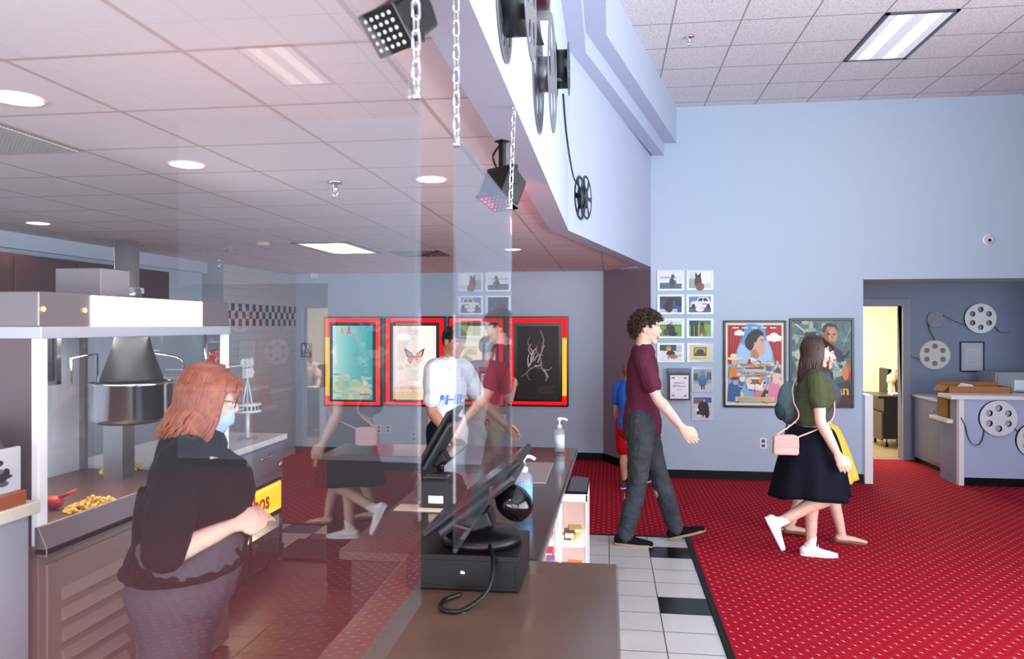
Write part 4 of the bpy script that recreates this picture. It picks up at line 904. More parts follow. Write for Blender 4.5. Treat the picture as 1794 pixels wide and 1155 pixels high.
# grey board, pump bottles
o = MB().box((-.58,3.95,.9),(-.335,4.52,.912)).build('counter_mat', mat('grey board', '#8f8a8b', .35), bevel=.003); tag(o, 'flat grey board lying on the long counter before the far bottle', 'board')
GEL = glassmat('clear bottle plastic', (.9, .95, .97), 1.4, .12)
def pump(label, loc, r, h, lab):
    t = thing('sanitizer_bottle', label, 'pump bottle', loc, 0, 'hand sanitizer bottles')
    MB().s().lathe([(.001,0),(r*.95,0),(r,.006),(r,h*.58),(r*.9,h*.64),(r*.4,h*.70),(r*.36,h*.72),(.001,h*.72)], n=28).build('bottle', GEL, t)
    MB().s().lathe([(r*.88,.004),(r*.9,h*.45),(.001,h*.45)], n=24).build('gel', glassmat('sanitizer gel', (.85,.93,.98), 1.34, .05), t)
    MB().s().lathe([(r*1.012,h*.12),(r*1.012,h*.5)], n=28).build('label_wrap', mat(lab, lab, .5), t)
    MB().s().lathe([(r*.45,h*.70),(r*.45,h*.78),(r*.16,h*.79),(r*.16,h*.92),(.001,h*.92)], n=20).build('collar', WHITE_LAM, t)
    MB().s().tube(bez([(-.012,0,h*.94),(.0,0,h*.965),(.03,0,h*.965),(.052,0,h*.92)], 6), .008, 10).ell((0,0,h*.95), (.014,.012,.014)).build('pump_head', WHITE_LAM, t)
pump('pump bottle farthest away at the corner of the long counter', (-.33, 4.98, .9), .034, .23, '#cfd9e4')
pump('pump bottle with a blue label beside the tilted touch screen', (-.385, 3.36, .9), .04, .26, '#6fa6dc')

# ================================================================ lit candy case on the customer side
t = thing('candy_case', 'glowing glass candy case standing against the long counter', 'display case', (-.114, 4.0, 0))
FRM = mat('white case frame', '#f2eef2', .3); TUBEP = mat('pinkish lit tube', '#fff0f4', .4, emit=7, ecol='#ffe2ea')
W_ = -.32
MB().prism([(0,0),(0,.36),(-.05,.40),(W_+.22,.40),(W_+.16,0)], .836, .857).build('roof', BLACK_GL, t, bevel=.004)
mb = MB()
for x in (0, -.165, W_): mb.box((x-.012,-.004,.02),(x,.012,.84))
mb.box((W_,-.004,.80),(0,.012,.84)).box((W_,-.004,0),(0,.012,.05)).box((-.012,.34,.02),(0,.36,.84)).box((-.012,0,.80),(0,.36,.84))
mb.build('frame', FRM, t, bevel=.002)
MB().box((W_,0,0),(0,.36,.05)).build('floor_panel', FRM, t)
MB().box((W_,.352,.05),(-.012,.36,.84)).build('back_panel', mat('case back', '#e6c9bd', .3), t)
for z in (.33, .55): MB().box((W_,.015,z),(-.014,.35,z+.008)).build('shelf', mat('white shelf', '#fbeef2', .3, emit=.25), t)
MB().box((W_,.002,.05),(-.012,.004,.80)).box((-.004,.012,.05),(-.002,.34,.80)).build('glass', PANE, t)
for x in (-.150, -.30): MB().s().cyl((x,.03,.06),(x,.03,.79),.009,n=12).build('lamp_tube', TUBEP, t)
bx = [(-.10,.10,.558,.08,.12,.03,'#e6b52a','yellow candy box on the upper shelf of the lit case'), (-.075,.12,.588,.075,.10,.025,'#e8c34a','tilted yellow candy box lying on top of another'), (-.105,.07,.559,.06,.07,.05,'#5a3430','dark brown candy packet at the front of the upper shelf'),
      (-.09,.12,.338,.085,.12,.04,'#efe6e0','white candy box low in the lit case'), (-.085,.12,.379,.08,.11,.03,'#e58a2e','orange candy box on the lower shelf stack'), (-.09,.12,.051,.1,.12,.13,'#c8322a','red candy carton on the floor of the lit case'), (-.21,.1,.338,.05,.1,.1,'#8b6fae','purple packet standing on the lower shelf'), (-.235,.1,.558,.06,.1,.12,'#d8683a','orange packet on the upper shelf behind the bright tube'), (-.24,.1,.051,.07,.1,.16,'#d9c13c','yellow packet low at the counter side of the lit case'), (-.24,.2,.338,.07,.08,.14,'#c9484e','red packet at the counter side of the lower shelf')]
for k, (x, y, z, sx, sy, sz, c_, lab) in enumerate(bx):
    u = thing('candy_box', lab, 'candy', (-.114+x, 4.0+y+.08, z), R((-14, 9, 4, 6, -10, 2, 5, -6, 8, 3)[k]), 'candy in the lit case')
    MB().box((-sx/2,-sy/2,0),(sx/2,sy/2,sz)).build('carton', mat('candy '+c_, c_, .35), u, bevel=.003)
    MB().box((-sx*.4,-sy/2-.001,sz*.25),(sx*.4,-sy/2,sz*.75)).build('front_band', mat('candy band', '#f5efe6', .4), u)

# ================================================================ popcorn machine
PXm = -2.08; Y0 = 2.48; Y1 = 3.86
t = thing('popcorn_machine', 'large steel popcorn machine with a lit white sign box', 'popcorn machine', (PXm, Y0, 0))
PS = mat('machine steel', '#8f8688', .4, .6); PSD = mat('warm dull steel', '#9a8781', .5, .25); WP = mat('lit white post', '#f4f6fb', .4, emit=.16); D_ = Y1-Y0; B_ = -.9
MB().box((B_,0,.02),(0,D_,.90)).build('base_cabinet', PSD, t, bevel=.004)
MB().box((B_-.02,-.02,.90),(.05,D_+.02,.935)).build('deck', PS, t, bevel=.004)
MB().prism([(.05,.91),(.05,.935),(.015,1.01),(0,1.01),(0,.91)], -.02, D_+.02, Matrix.Rotation(R(90), 4, 'X') @ Matrix.Scale(-1, 4, (0,0,1))).build('front_sill', PS, t, bevel=.002)
MB().box((B_,-.0,.935),(B_+.02,D_,1.70)).build('back_wall', mat('pale steel lining', '#c5cbd8', .4, .1), t)
MB().box((B_,.0,1.70),(.01,D_,1.745)).build('header_band', mat('pale header band', '#c3c6d4', .35, .3), t, bevel=.003)
MB().box((B_,.0,1.745),(0,D_,1.875)).build('header_box', PS, t, bevel=.004)
MB().box((0,.28,1.745),(.006,1.10,1.87)).build('lit_sign', mat('blown white sign', '#ffffff', .4, emit=5, ecol='#fbf6ff'), t, bevel=.002)
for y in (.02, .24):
    q_ = MB().s().ell((.004,y,1.81), (.004,.009,.009), 12, 8).build('amber_glint', mat('amber glint glow', '#ffb060', .3, emit=5, ecol='#ff9a3c'), t)  # glowing dots stand in for warm reflections in the acrylic panel
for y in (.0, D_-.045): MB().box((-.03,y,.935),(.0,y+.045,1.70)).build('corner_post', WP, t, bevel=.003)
for y in (.0, D_-.03): MB().box((B_+.02,y,.935),(B_+.05,y+.03,1.70)).build('rear_post', PS, t)
MB().box((-.006,.05,1.01),(-.002,.30,1.70)).build('front_glass', PANE, t)
MB().box((B_+.05,D_-.012,.935),(-.03,D_-.008,1.70)).build('end_glass', PANE, t)
MB().box((B_+.02,.004,.935),(-.03,.012,1.70)).build('end_panel', mat('brownish end panel', '#6d5c60', .4, .3), t)
mb = MB()
for k in range(4): mb.box((-.5,-.004,1.76+.026*k),(-.18,0,1.768+.026*k))
mb.build('vent_slots', mat('vent dark', '#3a3133', .6), t)
o_ = MB().box((.0,.03,.08),(.012,.52,.86)).build('door', PSD, t, bevel=.003)
mb = MB()
for k in range(8): mb.prism([(0,0),(.022,.012),(0,.05)], .1, .48, Matrix.Translation((.012,0,.14+.08*k)) @ Matrix.Rotation(R(90), 4, 'X') @ Matrix.Scale(-1, 4, (0,0,1)))
mb.build('louvres', PSD, o_)
MB().box((B_+.03,.03,.935),(-.03,D_-.03,.939)).build('tray_floor', mat('carpet tinted tray floor', '#6e4a40', .35, .3), t)  # red brown of the reflected carpet put into the tray colour
MB().s().cyl((.012,.05,.45),(.03,.05,.45),.012,n=14).build('latch', CHROME, o_)
o_ = MB().box((.0,.56,.08),(.012,1.33,.86)).build('door', PSD, t, bevel=.003); MB().box((.012,.60,.45),(.03,.63,.62)).build('handle', BLACK_PL, o_, bevel=.004)
for y in (.0, 1.2): MB().s().tube([(-.07+.0,y+.06,1.70),(-.07,y+.06,1.46)], .008, 8).build('hanger', CHROME, t)
# kettle with its hanging frame and hood
k_ = MB().s().lathe([(.001,1.24),(.17,1.24),(.2,1.255),(.205,1.27),(.205,1.44),(.21,1.45),(.2,1.452),(.195,1.27),(.001,1.27)], c=(-.42,1.15,0), n=48).build('kettle', mat('polished kettle', '#bfc2c8', .16, 1), t)
MB().s().tube([(-.6,.93,1.45),(-.6,.93,1.58),(-.6,1.12,1.60),(-.6,1.12,1.45)], .007, 8).build('bail_handle', CHROME, k_)
MB().s().lathe([(.15,1.455),(.15,1.475),(.10,1.62),(.08,1.70)], c=(-.42,1.15,0), n=40).build('hood', mat('black hood', '#0d0d10', .5), t)
MB().box((-.72,.62,1.46),(-.69,.95,1.70)).build('control_panel', mat('speckled black panel', '#15161c', .35, var=.5, vscale=120), t)
MB().box((-.685,.62,1.45),(-.67,.66,1.70)).box((-.685,.92,1.45),(-.67,.95,1.70)).box((-.685,.62,1.45),(-.67,.95,1.47)).build('panel_frame', STEEL, t)
MB().box((-.55,1.10,.935),(-.44,1.2,1.24)).build('kettle_support', STEEL, t)
MB().s().tube(bez([(-.42,1.3,1.6),(-.3,1.4,1.56),(-.25,1.36,1.45)], 6), .008, 8).build('feed_pipe', CHROME, t)
o_ = thing('popcorn_scoop', 'small red scoop lying in the popcorn machine', 'scoop', (PXm-.35, Y0+.50, .940))
MB().s().ell((0,0,.03), (.05,.035,.03)).build('bowl', mat('red plastic', '#c3281f', .4), o_); MB().s().tube([(.03,0,.05),(.1,.02,.08)], .008, 8).build('handle', mat('red plastic', '#c3281f', .4), o_)
rg = random.Random(11); fp = on_z(168, 888, .945); bp_ = on_z(215, 822, .945)
def pile(label, cx, cy, rx, ry, hgt, n):
    mb = MB().s(); 
    for k in range(n):
        a = rg.uniform(0, 2*pi); q = rg.random()**.5; x = cx+rx*q*cos(a); y = cy+ry*q*sin(a); z = .943+hgt*(1-q)*rg.random()
        mb.ell((x,y,z), (rg.uniform(.006,.012), rg.uniform(.006,.012), rg.uniform(.006,.010)), 6, 4)
    o = mb.build('popcorn', GOLD, weld=False); tag(o, label, 'popcorn'); o['kind'] = 'stuff'
pile('golden popcorn heaped at the front of the machine floor', fp.x, fp.y, .12, .13, .06, 260)
pile('scattered popcorn along the back of the machine floor', bp_.x, bp_.y, .10, .14, .05, 170)
area('machine_lamp', (PXm-.42, 3.15, 1.69), (0,0,0), .5, 1.0, 9, (1,.97,.95))
# wall behind: dark hood cabinet, duct
t = thing('wall_cabinet', 'dark brown cabinet run high behind the popcorn machine', 'cabinet', (-4.5, 5.0, 1.95))
MB().box((0,-1.6,0),(.4,1.5,.3)).build('body', mat('dark brown cabinet', '#3a2228', .5), t, bevel=.004)
for k in range(5): MB().box((.4,-1.58+.62*k,.02),(.412,-1.58+.62*k+.58,.28)).build('door', mat('dark brown cabinet', '#3a2228', .5), t, bevel=.003)
t = thing('exhaust_duct', 'shiny steel exhaust duct standing on top of the popcorn machine', 'duct', (PXm-.45, Y0+1.15, 1.876))
MB().s().lathe([(.07,0),(.07,.06),(.06,.07),(.06,.32),(.001,.32)], n=28).build('pipe', STEEL, t); MB().box((-.14,-.34,0),(.1,-.12,.15)).build('fan_box', mat('duct grey', '#8f8c94', .5), t, bevel=.004)
MB().box((-.06,-.1,.04),(.06,.06,.075)).build('clamp', CHROME, t, bevel=.004)

# ================================================================ near left work counter and its steel box
t = thing('work_counter', 'pale blue work counter with a cream edge at the left of the photo', 'counter', (-2.03, 2.43, 0))
MB().box((-.85,-1.6,.03),(-.03,-.02,1.075)).build('body', mat('pale blue grey laminate', '#a9b0bf', .45), t, bevel=.003)
MB().box((-.88,-1.62,1.075),(.0,0,1.12)).build('worktop', mat('cream laminate', '#e9e1cf', .4), t, bevel=.004)
MB().box((-.8,-1.55,0),(-.06,-.05,.03)).build('plinth', BLACK_RUB, t)
t = thing('countertop_warmer', 'rounded countertop appliance with a dark blotchy picture panel', 'appliance', (-2.10, 2.11, 1.12))
MB().box((-.3,-.35,0),(.06,.27,.05)).build('base', mat('copper base', '#a4532f', .35), t, bevel=.006)
MB().s().prism([(-.3,.05),(.02,.05),(.02,.2),(-.02,.25),(-.1,.28),(-.22,.28),(-.3,.2)], -.30, .22, Matrix.Rotation(R(90), 4, 'X') @ Matrix.Scale(-1, 4, (0,0,1))).build('hood', mat('olive brown shell', '#5d5146', .4), t)
pn = MB().box((.03,-.33,.05),(.045,.26,.205)).build('picture_panel', mat('pale panel', '#d5d6de', .35), t, bevel=.004)
ar = Art(0, 'panel'); rr = random.Random(2)
for k in range(46):
    y = rr.gauss(.05, .1); z = abs(rr.gauss(0, .045))
    if -.3 < y < .23 and z < .13: ar.ell(rr.choice(['#3a353d', '#5a545e', '#2a262e', '#7b7681']), y, z+.02, rr.uniform(.008,.03), rr.uniform(.006,.018))
q_ = ar.build('blotch_print', pn); q_.rotation_euler = (0,0,R(90)); q_.location = (.0465, 0, .06)

# ================================================================ white counter with drawers and the lit nacho cabinet
t = thing('back_counter', 'white topped counter with drawers beyond the popcorn machine', 'counter', (-2.38, 5.23, 0))
cb = mat('mid grey laminate', '#8b8b98', .45); L_ = -1.33
MB().box((-.75,L_,.91),(.02,.0,.95)).build('worktop', WHITE_LAM, t, bevel=.004)
MB().box((-.72,L_+.01,.64),(-.01,-.02,.91)).box((-.72,L_+.01,.02),(-.01,-1.0,.64)).box((-.72,-.04,.02),(-.01,-.02,.64)).box((-.72,-1.0,.02),(-.62,-.02,.64)).build('body', cb, t)
for k in range(2):
    d = MB().box((-.01,-1.28+.64*k,.70),(.004,-.68+.64*k,.89)).build('drawer', cb, t, bevel=.003)
    MB().s().tube([(.004,-1.06+.64*k,.83),(.025,-1.06+.64*k,.83),(.025,-.90+.64*k,.83),(.004,-.90+.64*k,.83)], .005, 8).build('handle', CHROME, d)
    MB().s().cyl((.004,-.76+.64*k,.74),(.03,-.76+.64*k,.74),.022,n=20).build('lock', CHROME, d)
t = thing('nacho_cabinet', 'lit yellow nachos cabinet under the white back counter', 'food warmer', (-2.37, 4.25, 0))
YL = .94
NS = mat('lit yellow sign', '#ffc933', .4, emit=1.0, ecol='#ffb91e'); bz = mat('black cabinet trim', '#1b1416', .3)
MB().box((-.5,0,.40),(-.02,YL,.63)).build('header', bz, t, bevel=.004)
MB().box((-.02,.02,.415),(-.012,YL-.02,.615)).build('sign_face', NS, t)
tm = textmesh('Nachos', .17, .002, bold=.004)
b = MB(); b.mesh(tm, Matrix.Translation((-.0105, YL/2, .515)) @ Matrix.Rotation(R(90), 4, 'Z') @ WALL); b.build('lettering', mat('orange red lettering', '#d4521c', .4, emit=.25), t)
ds = MB().s()
for k in range(22):
    for z in (.43, .60): ds.ell((-.011, .06+.038*k, z), (.003,.006,.006), 6, 4)
ds.build('bulb_dots', mat('cream bulb dots', '#fff3c4', .4, emit=1.2), t)
mb = MB()
for y in (0, YL/2-.006, YL-.015): mb.box((-.03,y,.08),(-.012,y+.015,.40))
mb.box((-.03,0,.38),(-.012,YL,.40)).box((-.03,0,.06),(-.012,YL,.085)); mb.build('door_frame', bz, t, bevel=.002)
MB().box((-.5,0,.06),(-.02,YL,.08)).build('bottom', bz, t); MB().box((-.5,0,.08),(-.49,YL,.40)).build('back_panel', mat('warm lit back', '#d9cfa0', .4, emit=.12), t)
for z in (.27, ): MB().box((-.48,.01,z),(-.035,YL-.01,z+.006)).build('shelf', mat('wire shelf', '#c9c7b6', .3, .4), t)
MB().box((-.022,.015,.085),(-.019,YL-.015,.38)).build('glass', PANE, t)
for y in (.05, YL-.08):
    MB().s().cyl((-.1,y,0),(-.1,y,.06),.02,n=12).build('foot', BLACK_RUB, t); MB().s().cyl((-.42,y,0),(-.42,y,.06),.02,n=12).build('foot', BLACK_RUB, t)
MB().box((-.012,YL-.03,.30),(.004,YL-.005,.34)).build('hinge', bz, t); MB().box((-.012,YL-.03,.11),(.004,YL-.005,.15)).build('hinge', bz, t)
area('nacho_lamp', (-2.37-.2, 4.25+YL/2, .395), (0,0,0), .2, .8, 3.0, (1,.93,.72))
for k, (y, z) in enumerate(((.20,.087), (.40,.087), (.62,.087), (.80,.087))):
    u = thing('food_tub', ('paper tub with a white lid at the near end of the nacho cabinet', 'second paper tub in the bottom of the nacho cabinet', 'third paper tub in the bottom of the nacho cabinet', 'paper tub with a white lid at the far end of the nacho cabinet')[k], 'tub', (-2.57, 4.25+y, z), 0, 'tubs in the nacho cabinet')
    MB().s().lathe([(.001,0),(.05,0),(.062,.07),(.001,.07)], n=24).build('cup', mat('tan paper cup', '#b98752', .6), u); MB().s().lathe([(.066,.068),(.066,.078),(.001,.08)], n=24).build('lid', WHITE_LAM, u)
for k, (y, z, m_) in enumerate(((.3,.277,'#e39a2e'), (.65,.277,'#d98b25'))):
    mb = MB().s(); r2 = random.Random(k)
    for q in range(60): mb.ell((-2.56+r2.gauss(0,.04), 4.25+y+r2.gauss(0,.05), z+abs(r2.gauss(0,.012))+.006), (.02,.016,.004), 6, 4)
    o = mb.build('tortilla_chips', mat('chips', '#e0992f', .6), weld=False); tag(o, ('corn chips on the near half of the warm shelf', 'corn chips on the far half of the warm shelf')[k], 'chips'); o['kind'] = 'stuff'
# acrylic rack with candy jars and the small movie camera tower
t = thing('acrylic_rack', 'clear two shelf rack holding the candy jars on the back counter', 'rack', (-2.62, 4.55, .95))
for z in (.22, .52): MB().box((-.12,-.24,z),(.12,.28,z+.008)).build('shelf', mat('milky acrylic', '#dfe3ec', .15), t)
for x in (-.11,.11):
    for y in (-.23,.27): MB().s().cyl((x,y,0),(x,y,.53),.006,n=10).build('post', PANE, t)
def jar(label, loc, r, h, cols, seed):
    t = thing('candy_jar', label, 'jar', loc, 0, 'candy jars on the clear rack')
    MB().s().lathe([(.001,0),(r*.86,0),(r*.9,.006),(r,h*.9),(r*1.03,h*.92)], n=28).build('glass', PANE, t)
    MB().s().lathe([(r*1.04,h*.92),(r*1.04,h*.96),(r*.3,h*.98),(r*.2,h*1.06),(.001,h*1.08)], n=24).build('lid', mat('jar lid', '#b7b3bb', .3, .3), t)
    r3 = random.Random(seed); mb = MB().s()
    for k in range(150):
        a = r3.uniform(0, 2*pi); q = r3.random()**.5*r*.82; mb.m(k % len(cols)); mb.ell((q*cos(a), q*sin(a), .012+h*.55*r3.random()), r*.13, 8, 5)
    o = mb.build('candies', [mat('candy ball '+c, c, .3) for c in cols], t, weld=False); o['kind'] = 'stuff'
jar('tall glass jar of red candies on the upper rack shelf', (-2.62, 4.62, 1.479), .055, .17, ['#e0343c', '#f06a70', '#ff8a3c', '#f7c9c9'], 1)
jar('jar of mixed coloured candies on the lower rack shelf', (-2.62, 4.66, 1.179), .05, .12, ['#3fae5a', '#e0543c', '#3f7fd0', '#e8a63a', '#e8e0e4'], 2)
t = thing('movie_camera_model', 'white model of a film camera on a tripod above a clear post', 'ornament', (-2.52, 4.93, .95))
TW = mat('white model metal', '#e7e8ee', .35)
MB().s().lathe([(.001,0),(.07,0),(.07,.012),(.001,.014)], n=28).build('foot_plate', PANE, t); MB().s().cyl((0,0,.012),(0,0,.19),.014,n=16).build('post', mat('milky acrylic', '#dfe3ec', .15), t)
dk = MB().s().lathe([(.001,.19),(.095,.19),(.095,.2),(.088,.202),(.088,.238),(.095,.24),(.095,.25),(.001,.25)], n=40).build('film_can', TW, t)
mb = MB()
for k in range(20): a = 2*pi*k/20; mb.box((.086,-.009,.206),(.0895,.009,.234), Matrix.Rotation(a, 4, 'Z'))
mb.build('frame_windows', mat('film frame dark', '#4a4c60', .4), dk)
for k in range(3): a = 2*pi*k/3; MB().s().tube([(.035*cos(a),.035*sin(a),.25),(0,0,.43)], .005, 8).build('leg', TW, t)
cb_ = MB().box((-.02,-.045,.43),(.02,.055,.50)).build('camera_body', TW, t, bevel=.006); MB().s().cyl((0,.055,.465),(0,.085,.465),.016,n=16).build('lens', TW, cb_)
for y, r_ in ((-.06,.032), (-.005,.032), (.055,.034)):
    rl = MB(); rl.mesh(plate([circ(0,0,r_,24)] + [circ(r_*.6*cos(2*pi*k/5), r_*.6*sin(2*pi*k/5), r_*.24, 10) for k in range(5)], .006), Matrix.Translation((0,y,.535)) @ Matrix.Rotation(R(90), 4, 'Z') @ WALL); rl.build('reel', TW, t)
# ================================================================ people
def loft(mb, pts, rad, front=(1,0,0), n=14, sub=4, cap=True):
    """closed tapered limb through pts; rad = r or (side, front) per point"""
    pts = [V(p) for p in pts]; rad = [(r, r) if isinstance(r, (int, float)) else r for r in rad]
    P = []; Q = []
    for i in range(len(pts)-1):
        a, b, c, d = pts[max(i-1,0)], pts[i], pts[i+1], pts[min(i+2,len(pts)-1)]
        for k in range(sub):
            t = k/sub; P.append(.5*((2*b)+(c-a)*t+(2*a-5*b+4*c-d)*t*t+(3*b-a-3*c+d)*t**3))
            u = t*t*(3-2*t); Q.append((rad[i][0]*(1-u)+rad[i+1][0]*u, rad[i][1]*(1-u)+rad[i+1][1]*u))
    P.append(pts[-1]); Q.append(rad[-1])
    if cap:
        t0 = (P[1]-P[0]).normalized(); t1 = (P[-1]-P[-2]).normalized(); m0 = min(Q[0]); m1 = min(Q[-1]); A = []; B = []; AQ = []; BQ = []
        for k in (3, 2, 1):
            s = sin(k*pi/2/3.3); c = cos(k*pi/2/3.3)
            A.append(P[0]-t0*m0*s); AQ.append((Q[0][0]*c, Q[0][1]*c))
        for k in (1, 2, 3):
            s = sin(k*pi/2/3.3); c = cos(k*pi/2/3.3)
            B.append(P[-1]+t1*m1*s); BQ.append((Q[-1][0]*c, Q[-1][1]*c))
        P = A+P+B; Q = AQ+Q+BQ
    vs = []; k = len(P); f = V(front)
    for i in range(k):
        t = (P[min(i+1,k-1)]-P[max(i-1,0)]).normalized(); b = f - t*f.dot(t)
        if b.length < .05: b = V((0,0,1)) - t*t.z
        b.normalize(); a = t.cross(b)
        vs += [P[i] + a*(Q[i][0]*cos(2*pi*j/n)) + b*(Q[i][1]*sin(2*pi*j/n)) for j in range(n)]
    fs = [(i*n+j, i*n+(j+1) % n, (i+1)*n+(j+1) % n, (i+1)*n+j) for i in range(k-1) for j in range(n)]
    fs += [tuple(reversed(range(n))), tuple(range((k-1)*n, k*n))]
    mb.add(vs, fs)

def blob(name, mb, mats, parent, voxel=.006, it=4, wr=0, wscale=9, wst=(1,1,1), zcut=None, paint=None, shade=True):
    """fuse overlapping closed pieces into one continuous smooth surface"""
    me = bpy.data.meshes.new(name); me.from_pydata([tuple(p) for p in mb.v], [], mb.f)
    bm = bmesh.new(); bm.from_mesh(me); bmesh.ops.recalc_face_normals(bm, faces=bm.faces); bm.to_mesh(me); bm.free()
    o = bpy.data.objects.new('tmp', me); C.objects.link(o)
    r = o.modifiers.new('r', 'REMESH'); r.mode = 'VOXEL'; r.voxel_size = voxel
    s = o.modifiers.new('s', 'SMOOTH'); s.iterations = it; s.factor = .5
    out = eval_mesh(o); bpy.data.objects.remove(o); bpy.data.meshes.remove(me)
    if wr:
        ns = [v.normal.copy() for v in out.vertices]
        for v, n in zip(out.vertices, ns):
            p = V((v.co.x*wst[0], v.co.y*wst[1], v.co.z*wst[2]))*wscale
            v.co += n*wr*(noise.noise(p) + .6*noise.noise(p*2.1) + .35*noise.noise(p*4.3))
    if zcut is not None:                             # level hem
        for v in out.vertices:
            if v.co.z < zcut: v.co.z = zcut - (zcut - v.co.z)*.1
    out.name = name
    ob = mk(name, out, mats, parent, smooth=shade)
    if paint:
        for p in out.polygons: p.material_index = paint(p.center)
    return ob

def rot(v, axis, a): return Matrix.Rotation(a, 3, axis) @ V(v)
SKINS = {}
def skin(key, col): return mat('skin '+key, col, .5, var=.06, vscale=30, spec=.35)
LIP = mat('lips', '#c27f77', .4); EYEW = mat('eye white', '#f2efec', .2); IRIS = mat('iris', '#3a2a20', .2)

class Person:
    """x forward, y to the person's left, z up; origin on the floor under the hips"""
    def __init__(s, name, label, H, loc, rz, sk, legs, arms, lean=0, twist=0, head=(0,0,0), wide=1, deep=1, bust=0, belly=0, lift=0, seated=None, fem=False, voxel=.006, headk=1.0):
        s.t = thing('person', label, 'person', loc, rz); s.H = H; s.sk = sk; s.wide = wide; s.deep = deep; s.voxel = voxel; s.bust = bust; s.belly = belly; s.fem = fem; s.hk = headk; s.bare = False
        J = s.J = {}; z0 = .525*H
        J['pel'] = V((0,0,0)); ln = R(lean); tw = R(twist)
        up = V((sin(ln), 0, cos(ln))); s.up = up
        lf = rot((0,1,0), 'Z', tw); s.lf = lf
        J['chest'] = up*.20*H; J['neck'] = up*.31*H + V((.0,0,0))
        for k, sg in (('R',-1), ('L',1)):
            a = arms[k]; sh = up*.285*H + lf*sg*.108*H*wide**.6; J['sh'+k] = sh
            fw, el, ab = a[0], a[1], a[2]; inw = a[3] if len(a) > 3 else 0
            fdir = rot((1,0,0), 'Z', tw)
            def dirv(ang, ab_): return (fdir*sin(ang) + V((0,0,-cos(ang)))*cos(ab_) + lf*sg*sin(ab_)).normalized()
            d1 = dirv(R(fw), R(ab)); J['el'+k] = sh + d1*.178*H
            d2 = dirv(R(fw+el), R(ab-inw)); J['wr'+k] = J['el'+k] + d2*.15*H; J['hd'+k] = d2
            g = legs[k]; hp = V((0, sg*.05*H, -.0*H)); J['hip'+k] = hp
            th, kn, ft = R(g[0]), R(g[1]), R(g[2]); ab = R(g[3]) if len(g) > 3 else 0
            J['kn'+k] = hp + V((sin(th), sg*sin(ab), -cos(th)))*.245*H
            J['an'+k] = J['kn'+k] + V((sin(th-kn), sg*sin(ab)*.3, -cos(th-kn)))*.243*H
            J['ft'+k] = ft
            fd = V((cos(ft), 0, sin(ft))); J['toe'+k] = J['an'+k] + fd*.105*H + V((sin(ft),0,-cos(ft)))*.032*H; J['heel'+k] = J['an'+k] - fd*.03*H + V((sin(ft),0,-cos(ft)))*.037*H
        if seated is None:
            mn = min(min(J['toe'+k].z, J['heel'+k].z) for k in 'RL') - .004*H
        else: mn = -seated
        for k in J:
            if isinstance(J[k], V) and not k.startswith('hd'): J[k] = J[k] + V((0,0,-mn+lift))
        s.hy, s.hp, s.hr = [R(q) for q in head]
        M = Matrix.Rotation(s.hy, 3, 'Z') @ Matrix.Rotation(s.hp, 3, 'Y') @ Matrix.Rotation(s.hr, 3, 'X')
        k = .132*H/.23*headk; s.k = k
        hb = J['neck'] + up*.028*H + V((.012*H,0,0))
        s.HM = Matrix.Translation(hb) @ M.to_4x4() @ Matrix.Scale(k, 4)       # head space, metres, chin at z=0
    def torso(s, off=0, top=True):
        H, w_, d_ = s.H, s.wide, s.deep; J = s.J; p = J['pel']; up = s.up; f = .012 if s.fem else 0
        b = s.belly
        L = [(-.05, .080+f, .068, 0), (.0, .088+f, .076+b*.3, 0), (.05, .082+f*.4, .068+b*.8, b*.4), (.10, .073-f*.6, .060+b, b*.6), (.155, .080-f*.4, .066+b*.6, b*.3), (.21, .090-f*.2, .068+s.bust*.55, s.bust*.7), (.255, .092-f*.3, .060+s.bust*.2, s.bust*.2), (.29, .078, .047, -.002)]
        if top: L.append((.312, .045, .040, -.002))
        pts = [p + up*(z*H) + V((x*H,0,0)) for z, a, c, x in L]; rad = [(a*H*w_+off, c*H*d_+off) for z, a, c, x in L]
        return pts, rad
    def add_torso(s, mb, off=0, lo=0, hi=99):
        pts, rad = s.torso(off); n = len(pts); loft(mb, pts[lo:min(n,hi)], rad[lo:min(n,hi)], rot((1,0,0), 'Z', 0), 20)
    def arm_r(s): H = s.H; w_ = s.wide**.5; return [.034*H*w_, .031*H*w_, .026*H*w_, .0225*H, .025*H, .021*H, .0155*H]
    def arm_pts(s, k):
        a, b, c = s.J['sh'+k], s.J['el'+k], s.J['wr'+k]
        return [a, a.lerp(b,.3), a.lerp(b,.7), b, b.lerp(c,.25), b.lerp(c,.6), c]
    def leg_pts(s, k):
        a, b, c = s.J['hip'+k], s.J['kn'+k], s.J['an'+k]; bk = V((-.012*s.H,0,0))
        return [a+V((0,0,.01*s.H)), a.lerp(b,.35), a.lerp(b,.75), b, b.lerp(c,.28)+bk, b.lerp(c,.6)+bk*.5, c]
    def leg_r(s): H = s.H; w_ = s.wide**.6; return [.056*H*w_, .050*H*w_, .038*H*w_, .032*H*w_, .0335*H*w_, .026*H, .0195*H]
    def hand(s, mb, k, curl=25, spread=1.0, palm=None):
        H = s.H; d = s.J['hd'+k]; wr = s.J['wr'+k]; sg = -1 if k == 'R' else 1
        nrm = palm or (-s.lf*sg); nrm = (nrm - d*nrm.dot(d)).normalized()      # palm faces the thigh
        wv = d.cross(nrm)*sg; wv = wv if wv.dot(V((1,0,.2))) > 0 else -wv     # thumb side, forwards
        pl = .054*H
        loft(mb, [wr - d*.01*H, wr + d*.018*H, wr + d*pl], [(.0135*H,.0135*H), (.021*H,.0115*H), (.024*H,.0095*H)], nrm, 14)
        ln = (.040, .046, .043, .034)
